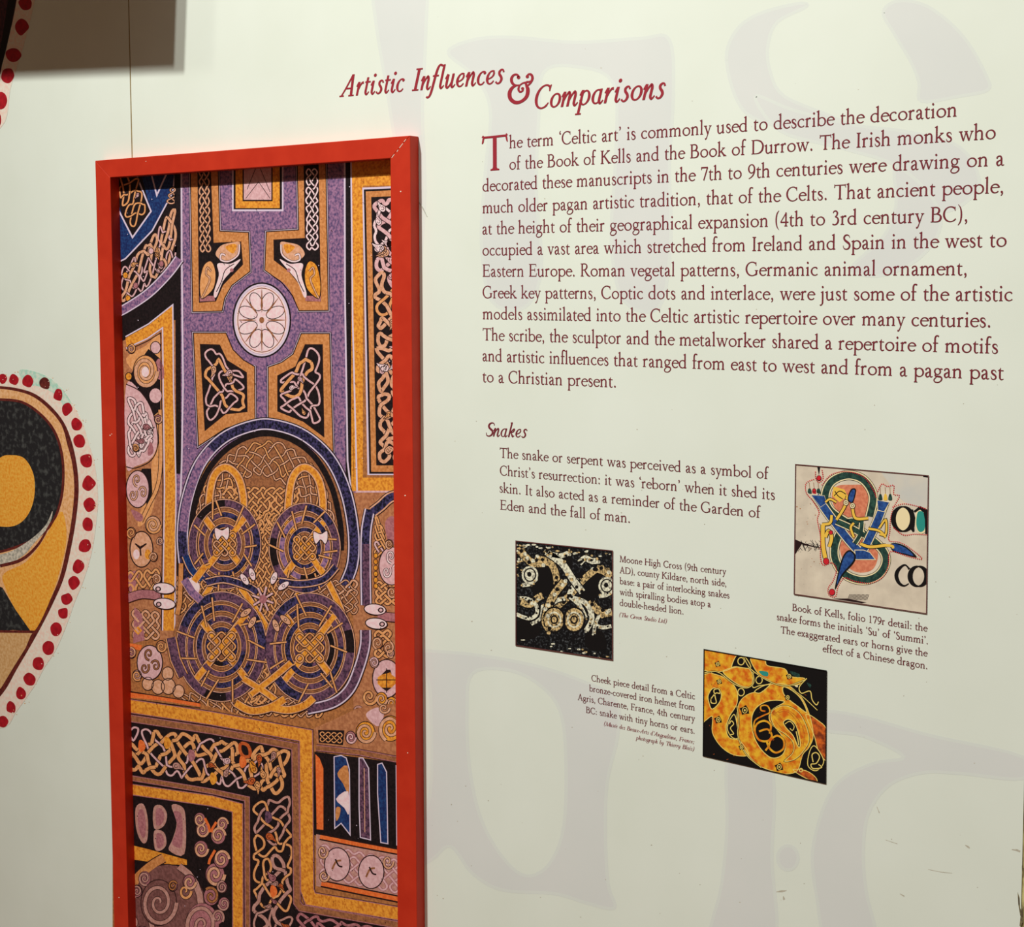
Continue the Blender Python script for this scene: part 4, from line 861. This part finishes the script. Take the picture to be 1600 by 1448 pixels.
K.poly(pp((410,240),(480,260),(500,300),(450,340),(405,300)),'yellow',3); 
for q in (((415,300),(450,270),(490,290)),((420,270),(440,300),(470,320))): K.ribbon(catmull(pp(*q)),1.4,'jet',4)
def bandk(q, w, c, z, n=6): K.stack(catmull(q, n) if n else q, [(w+4.2,'jet'),(w+2.8,'cream'),(w,c)], z)
K.stack(ringA,[(15.6,'jet'),(14,'cream'),(10.4,'green')],4)
bandk(pp((300,300),(400,440),(500,570),(590,670)),11.5,'blue',8); bandk(pp((735,335),(690,450),(640,560),(580,680)),11.5,'blue',8)
K.poly(pp((272,295),(355,300),(365,345),(330,370)),'blue',12); K.ribbon(pp((272,295),(355,300),(365,345),(330,370)),1,'cream',12,True); K.poly(pp((685,325),(765,340),(730,400),(690,390)),'blue',12); K.ribbon(pp((685,325),(765,340),(730,400),(690,390)),1,'cream',12,True)
K.poly(pp((545,640),(600,640),(640,655),(675,700),(550,700)),'blue',12); K.ribbon(pp((545,640),(600,640),(640,655),(675,700),(550,700)),1,'cream',12,True)
bandk(pp((430,460),(520,500),(600,545)),8,'green',13); bandk(pp((590,470),(580,540),(545,600)),6,'green',13)
K.poly(catmull(pp((470,680),(510,640),(550,670),(540,720),(470,800),(420,890),(440,780)),5,True),'jet',14); K.poly(catmull(pp((478,685),(512,650),(540,675),(530,715),(465,790),(432,860),(448,780)),5,True),'blue',15)
for q, w in ((pp((500,300),(480,370),(430,450)),4),(pp((530,370),(550,440),(630,440)),4),(pp((540,470),(520,500),(540,560)),3.4),(pp((580,600),(640,620),(740,610)),4.4),(pp((630,505),(700,520),(740,560)),3.4),(pp((345,480),(345,600),(360,690)),6),(pp((340,480),(390,470),(400,420)),4),(pp((360,340),(390,320),(430,340)),3),(pp((700,500),(740,450),(740,540),(700,540)),3),(pp((360,560),(380,520),(400,560),(385,620)),5)):
    c = catmull(q,6); K.ribbon(c,w+2,'jet',16); K.ribbon(c,w,'yellow',17)
K.poly(catmull(pp((500,320),(520,260),(550,255),(550,290),(530,345)),5,True),'jet',18); K.poly(catmull(pp((506,318),(524,268),(544,262),(544,290),(527,338)),5,True),'blue',19)
for a,b in ((490,342),(531,362)): c=p2(a,b); K.poly(ell(c[0],c[1],4.6,5,16),'jet',20); K.poly(ell(c[0],c[1],3.8,4.2,16),'cream',21); K.ribbon(ell(c[0],c[1],1.8,2,12),.8,'jet',22,True)
K.poly(catmull(pp((765,610),(800,595),(870,620),(935,685),(860,670),(790,650)),5,True),'jet',16); K.poly(catmull(pp((772,612),(800,602),(865,628),(915,675),(860,662),(795,645)),5,True),'blue',17); K.ribbon(catmull(pp((730,610),(780,615),(785,630))),4,'yellow',18)
for a,b,r in ((320,188,4),(365,710,5),(402,905,5),(395,530,3.4),(290,265,3)): c=p2(a,b); K.poly(ell(c[0],c[1],r,r*1.1,14),'jet',18); K.poly(ell(c[0],c[1],r-.8,r*1.1-.8,14),'red',19)
for a in (262,290,318): K.poly(catmull(pp((a-12,280),(a-8,255),(a+6,255),(a+12,285)),3,True),'green' if a!=290 else 'red',14); K.ribbon(pp((a,255),(a-4,215)),.7,'brown',14)
for a in (706,738,768): K.poly(catmull(pp((a-12,325),(a-6,290),(a+6,290),(a+12,325)),3,True),'green' if a!=738 else 'yellow',14); K.ribbon(pp((a,290),(a-2,245)),.7,'brown',14)
K.poly(pp((308,112),(328,116),(320,170)),'jet',14)
def dots(q, step=3.1):
    L = catmull(q, 10); d = 0
    for a, b in zip(L, L[1:]):
        s = math.hypot(b[0]-a[0], b[1]-a[1])
        while d < s: K.poly(ell(a[0]+(b[0]-a[0])*d/s, a[1]+(b[1]-a[1])*d/s, .95, 1.0, 7), 'red', 23); d += step
        d -= s
dots(pp((340,230),(400,165),(500,148),(600,180),(660,260),(680,310))); dots(pp((690,270),(715,225),(750,240),(790,235),(790,290),(825,300),(790,370),(770,440),(765,520),(760,580),(820,590),(880,620),(968,695),(880,680),(770,650),(755,740),(720,810),(640,848),(540,835),(480,815),(440,870),(425,930),(385,925),(378,880),(410,830),(430,760),(400,720),(350,735),(330,690),(330,560),(310,450),(320,400),(280,330),(240,280),(240,220),(290,195)))
dots(pp((785,370),(850,350),(920,360),(1000,385))); dots(pp((790,500),(850,545),(920,540),(1000,545))); dots(pp((298,150),(300,190),(320,215),(345,190),(338,130)))
def half(pts): K.ribbon(pts, 0, 'jet', 16)
def ring(u, v, rx, ry, thick): 
    c = p2(u, v); half([(c[0]+rx*math.cos(t*math.pi/16), c[1]+ry*math.sin(t*math.pi/16), 2+thick*abs(math.cos(t*math.pi/16))) for t in range(33)])
c = p2(848,445); K.poly(ell(c[0],c[1],13,18,20),'cream',15); ring(848,445,15,19,6)
half([p2(905,385)+(3,),p2(912,440)+(7,),p2(905,500)+(7,),p2(915,525)+(3,)]); K.poly(catmull(pp((935,400),(970,390),(990,430),(990,520),(950,535),(925,480)),5,True),'cream',15); K.poly(catmull(pp((940,405),(970,398),(984,430),(984,510),(950,525),(932,480)),5,True),'teal',16); half([p2(918,400)+(3,),p2(955,375)+(5,),p2(990,395)+(7,),p2(1000,450)+(7,),p2(1000,540)+(6,)])
half([q + (w,) for q, w in zip(catmull(pp((888,760),(860,733),(822,760),(806,800),(822,845),(855,865),(885,850)),4), [4,3,2.4,2.2,2.4,3,3.6,4.4,5,5.6,6,6,6,6,6,5.6,5,4.4,4,3,2.6,2,2,1.6,1.4])]); ring(945,805,13,15.5,6)
for i in range(26): a=180+random.uniform(0,140); K.ribbon([p2(a,590+random.uniform(-14,60)),p2(a+random.uniform(10,30),600+random.uniform(-10,46))],.7,'jet',3)
K.ribbon(pp((170,575,1),(230,605,3),(330,628,1)),0,'outline',3); K.poly(pp((170,575),(215,600),(170,670)),'outline',2)
for i in range(16): a=500+i*8; K.ribbon([p2(a,955),p2(a+14,918)],.8,'outline',3)
K.poly(pp((400,945),(500,945),(620,970),(590,975)),'outline',3); K.poly(pp((975,172),(1010,178),(1008,186),(975,181)),'jet',3)
for i in range(40): c=p2(random.uniform(180,400),random.uniform(330,900)); K.poly(ell(c[0],c[1],random.uniform(.4,1.3),random.uniform(.4,1),6),random.choice(['tan_dark','scuff']),2)
picture('printed_picture', 'square parchment picture with a knotted blue and green initial, upper right', Q2, K, 'rule')
# 3 gold swirls on black
K = Ink(); Q3 = [(1100,1014.5),(1291.3,1048),(1290,1224),(1098.5,1180.5)]
def p3(u, v): return (1080 + u/6.035, 1000 + v/6.035)
def p3s(*q): return [p3(a, b) + tuple(r) for a, b, *r in q]
K.poly([(1095,1008),(1296,1040),(1296,1232),(1094,1186)],'jet',0)
def foil(q, z=2, c='gold_foil', n=5):
    L = catmull(p3s(*q), n, True); K.ribbon(L, 2.6, 'jet', z, True); K.poly(L, c, z+1); K.ribbon(L, 1.1, 'gold_line', z+2, True)
def cut(q, z=5, n=5): L = catmull(p3s(*q), n, True); K.poly(L, 'jet', z); K.ribbon(L, 1.3, 'gold_line', z+1, True)
def wire(q, w=1.3, z=8, c='gold_line', n=6): L = catmull(p3s(*q), n); K.ribbon(L, w+1.4, 'jet', z-1); K.ribbon(L, w, c, z)
foil(((90,90),(430,120),(420,200),(350,280),(200,300),(90,310))); foil(((300,300),(400,260),(520,250),(580,330),(570,420),(520,440),(430,410)))
foil(((560,170),(690,190),(720,240),(880,270),(930,340),(1070,360),(1040,410),(900,430),(800,410),(700,370),(620,300)))
foil(((90,320),(220,320),(360,380),(430,480),(430,600),(360,720),(330,830),(360,920),(460,950),(540,1080),(400,1080),(280,1000),(200,870),(200,720),(130,760),(90,770)))
foil(((620,480),(740,420),(900,420),(1040,540),(1120,720),(1150,900),(1110,1010),(1050,1080),(1000,1230),(880,1260),(760,1230),(640,1180),(520,1060),(450,920),(430,760),(450,600),(520,520)))
foil(((1080,700),(1200,760),(1280,860),(1280,1130),(1200,1040),(1160,900)),c='ember'); foil(((960,1220),(1080,1230),(1170,1290),(1180,1340),(1060,1290)),c='ember')
cut(((570,740),(620,630),(740,570),(880,580),(760,660),(740,760),(840,880),(890,980),(860,1080),(760,1110),(660,1030),(590,900))); cut(((160,520),(210,450),(280,490),(270,580),(200,650),(170,600)))
cut(((340,820),(400,700),(430,780),(440,920),(380,910))); cut(((870,440),(960,480),(1040,560),(1090,680),(1000,620),(880,520))); cut(((600,480),(680,430),(740,420),(690,470),(640,500)))
cut(((1120,1040),(1170,1000),(1250,1140),(1180,1230),(1100,1180))); cut(((430,140),(500,150),(560,260),(420,250),(380,250)))
cut(((590,310),(640,330),(760,400),(640,430),(580,440)))
foil(((750,700),(800,640),(900,620),(1010,680),(1080,800),(1110,940),(1060,1040),(980,1120),(880,1140),(960,1060),(960,960),(880,880),(790,820)),8)
for q in (((790,690),(880,650),(990,720),(1060,850),(1060,980)),((780,740),(860,840),(960,920),(980,1020),(940,1100)),((820,680),(920,680),(1010,800),(1040,930))): L=catmull(p3s(*q),6); K.ribbon(L,.7,'ember',11)
for k in range(26): a=k/25; b=p3(780+a*300-60*math.sin(3*a),660+a*330-70*math.sin(3.14*a)); K.ribbon([b,(b[0]-4+6*a,b[1]+5)],.5,'ember',11)
cut(((870,770),(920,745),(980,790),(1010,870),(1030,980),(1010,1005),(960,900),(890,820)),11); wire(((885,790),(930,765),(970,810),(955,850),(930,830)),1.2,14); wire(((990,860),(1005,930),(1015,990)),1.6,14)
wire(((640,860),(720,840),(760,900),(720,950),(640,940),(600,860),(620,790),(690,760),(750,800),(740,880)),3,9,'gold_foil'); wire(((710,950),(740,1020),(800,1060),(870,1020),(870,940),(810,900),(750,940),(730,1000),(700,1040)),3,9,'gold_foil'); wire(((590,860),(600,760),(680,710),(740,680),(720,620),(660,620),(660,660),(700,670)),2.2,9,'gold_foil')
for u,v,r in ((470,198,5),(640,376,5),(470,490,5),(1035,1225,2.4)): c=p3(u,v); K.ribbon(ell(c[0],c[1],r,r*1.15,18),1.4,'gold_line',8,True)
wire(((180,560),(230,500),(270,500),(260,460),(215,470),(225,530),(235,590),(190,590),(185,550)),1.5,9); wire(((360,790),(380,760),(400,790),(370,830),(400,880),(370,890)),1.4,9); wire(((1090,360),(1020,440),(1040,500),(1120,480),(1140,560),(1180,610),(1200,580)),1.4,9); wire(((950,460),(1060,540),(1190,660)),1,9)
wire(((1150,1150),(1140,1080),(1180,1060),(1210,1100),(1180,1160),(1130,1170),(1150,1210),(1230,1200),(1200,1170)),1.6,9)
wire(((490,150),(560,270),(740,390),(900,430),(1080,370)),1.2,9); wire(((110,310),(250,300),(400,410),(520,450),(590,400),(580,300)),1.2,9); wire(((430,620),(450,760),(440,900),(520,1080),(660,1200)),1.2,9)
for u,v,r in ((250,225,4.6),(265,390,4.6),(255,750,6),(505,660,7.5),(475,1010,4.6),(910,540,5),(925,340,5),(830,1195,6.5)):
    c=p3(u,v); K.poly([(c[0]+r*(1.2 if k%2 else .8)*math.cos(k*.7),c[1]+r*(1.1 if k%2 else .75)*math.sin(k*.7)) for k in range(9)],'jet',12); K.ribbon(ell(c[0],c[1],r*.5,r*.6,12),1,'gold_line',13,True); K.poly(ell(c[0],c[1],r*.2,r*.25,8),'gold_line',13)
K.poly(catmull(p3s((640,290),(720,300),(720,340),(670,330)),4,True),'teal',6); K.poly(catmull(p3s((930,290),(1020,320),(1010,350),(960,330)),4,True),'green',6); K.poly(catmull(p3s((1090,400),(1130,420),(1120,450)),4,True),'green',6); K.poly(catmull(p3s((975,430),(1005,425),(1000,445)),4,True),'cream',6)
for i in range(40): c=p3(random.uniform(130,1100),random.uniform(150,1200)); K.ribbon([c,(c[0]+random.uniform(-3,3),c[1]+random.uniform(-2,3))],.6,'ember',7)
picture('printed_picture', 'picture of swirling gold relief on black, lowest on the wall', Q3, K, 'jet')

# ------------------------------------------------------------------ ornaments printed on the left wall
mat('dot_red', (170,22,34), (146,16,28), 120); mat('line_maroon', (78,24,22), (104,40,32), 160); mat('dry_tan', (206,150,92), (226,178,130), 220, .38, .6, detail=5); mat('dry_gold', (218,140,38), (244,172,70), 260, .36, .62, detail=5)
mat('dry_black', (30,30,32), (70,72,70), 120, .5, .7, detail=5); mat('dry_grey', (150,148,136), (206,198,180), 200); mat('halo', (226,200,184), (222,216,200), 200, .4, .6); mat('halo_green', (160,206,186), (206,218,200), 160, .38, .62); mat('dry_sand', (206,168,118), (190,146,92), 240, .4, .6, detail=5); mat('wine_dark', (52,26,40), (84,44,52), 160)
R = Ink(); C0 = -14
def mir(q): return q + [(2*C0 - x, y) for x, y in q[::-1]]
out = [(4,588),(22,589),(46,592),(72,597),(93,613),(108,636),(122,662),(130,690),(139,720),(144,755),(145,788),(142,820),(137,855),(129,887),(120,914),(109,940),(100,966),(90,992),(78,1018),(62,1042),(48,1068),(32,1092),(16,1114),(0,1136)]
R.poly(catmull(mir([(x+8,y) for x,y in out]),3,True),'halo',0)
R.poly(catmull([(30,578),(60,582),(88,598),(112,630),(104,640),(86,616),(62,604),(40,600)],4,True),'halo_green',1)
for x, y, r in ((4,591,7),(21,593,8),(43.5,596,8.4),(70,599,8.5),(91,617,8.5),(104,639,9),(119,663,9),(124,690,9.6),(135,719.5,10),(139,755,10.5),(140,788,10),(137,819,10),(132,853,10),(123,885,9.6),(115,910,9.4),(104,936,9),(99,958,8.6),(87,983.5,9.6),(76,1012,9.6),(59,1036.6,9.6),(45.6,1061.5,9.4),(32,1084,9),(17,1105,8.8),(4,1127,9)):
    for cx in (x, 2*C0 - x):
        q = catmull([(cx+r*random.uniform(.75,1.1)*math.cos(a*.898),y+r*1.18*random.uniform(.78,1.1)*math.sin(a*.898)) for a in range(7)],4,True); R.poly(q,'dot_red' if (x,y)!=(70,599) else 'line_maroon',2)
line = [(0,603),(30,607),(56,616),(80,635),(100,660),(112,690),(120,726),(123,765),(119,810),(111,856),(100,902),(84,940),(66,976),(46,1012),(26,1046),(8,1078),(-14,1104)]
R.poly(catmull(mir(line),4,True),'line_maroon',3)
inn = [(x-(7 if y>660 else 4), y+(0 if y>700 else 4)-(6 if y>1000 else 0)) for x, y in line]
R.poly(catmull(mir(inn),4,True),'dry_tan',4)
R.poly(catmull(mir([(0,624),(34,628),(62,646),(84,672),(96,706),(99,746),(94,786),(78,822),(46,846),(0,862)]),4,True),'dry_black',6); R.ribbon(catmull(mir([(0,624),(34,628),(62,646),(84,672),(96,706),(99,746),(94,786),(78,822),(46,846),(0,862)]),4,True),4,'line_maroon',7,True)
R.poly(catmull([(18,711),(38,716),(52,740),(54,772),(46,800),(30,818),(8,823),(-18,815),(-30,780),(-22,740),(0,715)],5,True),'dry_gold',8)
R.poly(catmull([(-60,862),(0,866),(40,848),(70,822),(82,798),(76,822),(52,850),(36,868),(0,886),(-60,884)],5,True),'dry_grey',8); R.ribbon(catmull([(0,884,5),(34,874,5),(60,850,4),(80,815,2)],5),0,'line_maroon',9)
R.poly(catmull([(6,896),(40,878),(66,846),(86,812),(98,800),(104,840),(94,890),(78,938),(58,980),(46,984),(24,952),(8,918)],4,True),'dry_gold',8)
R.poly([(-30,905),(4,918),(24,952),(48,986),(20,984),(-30,988)],'dry_black',10); R.poly([(-60,990),(-10,986),(50,988),(40,1012),(20,1044),(2,1074),(-14,1090),(-60,1060)],'dry_sand',9); R.ribbon([(-30,986),(54,987)],4,'line_maroon',11)
for i in range(120):
    k = random.randrange(len(out)-1); x, y = out[k]; R.poly(ell(x+random.uniform(-2,14),y+random.uniform(-8,8),random.uniform(.4,1.1),random.uniform(.4,1),6),'halo' if random.random()<.7 else 'dry_tan',2)
o = R.build('printed_ornament', planar(-0.0002, 0.000015)); tag(o, 'large rounded ornament edged with red dots on the left wall', 'print')
R = Ink()
R.poly(catmull([(-40,-40),(30,-40),(26,0),(18,40),(6,84),(0,118),(-10,150),(-60,150)],4,True),'wine_dark',0)
R.ribbon(catmull([(32,-40,13),(19,0,12),(12,40,11),(3,84,9),(-6,118,8),(-14,150,8)],5),0,'jet',1)
R.poly(catmull([(30,-40),(60,-40),(50,20),(40,60),(28,100),(16,140),(8,190),(-20,210),(-14,150),(0,115),(14,60),(24,10)],4,True),'halo',-1)
for x, y, rx, ry in ((40,6,12,11),(34,42,10.5,13),(20.5,86,13,13),(11,118,10.5,13),(2,157,9.5,14),(-5,187,8,12)):
    R.poly(catmull([(x+rx*random.uniform(.8,1.08)*math.cos(a*.898),y+ry*random.uniform(.8,1.08)*math.sin(a*.898)) for a in range(7)],4,True),'dot_red',2)
o = R.build('printed_ornament', planar(-0.0002, 0.000015)); tag(o, 'dark line with red dots printed at the top left of the wall', 'print')
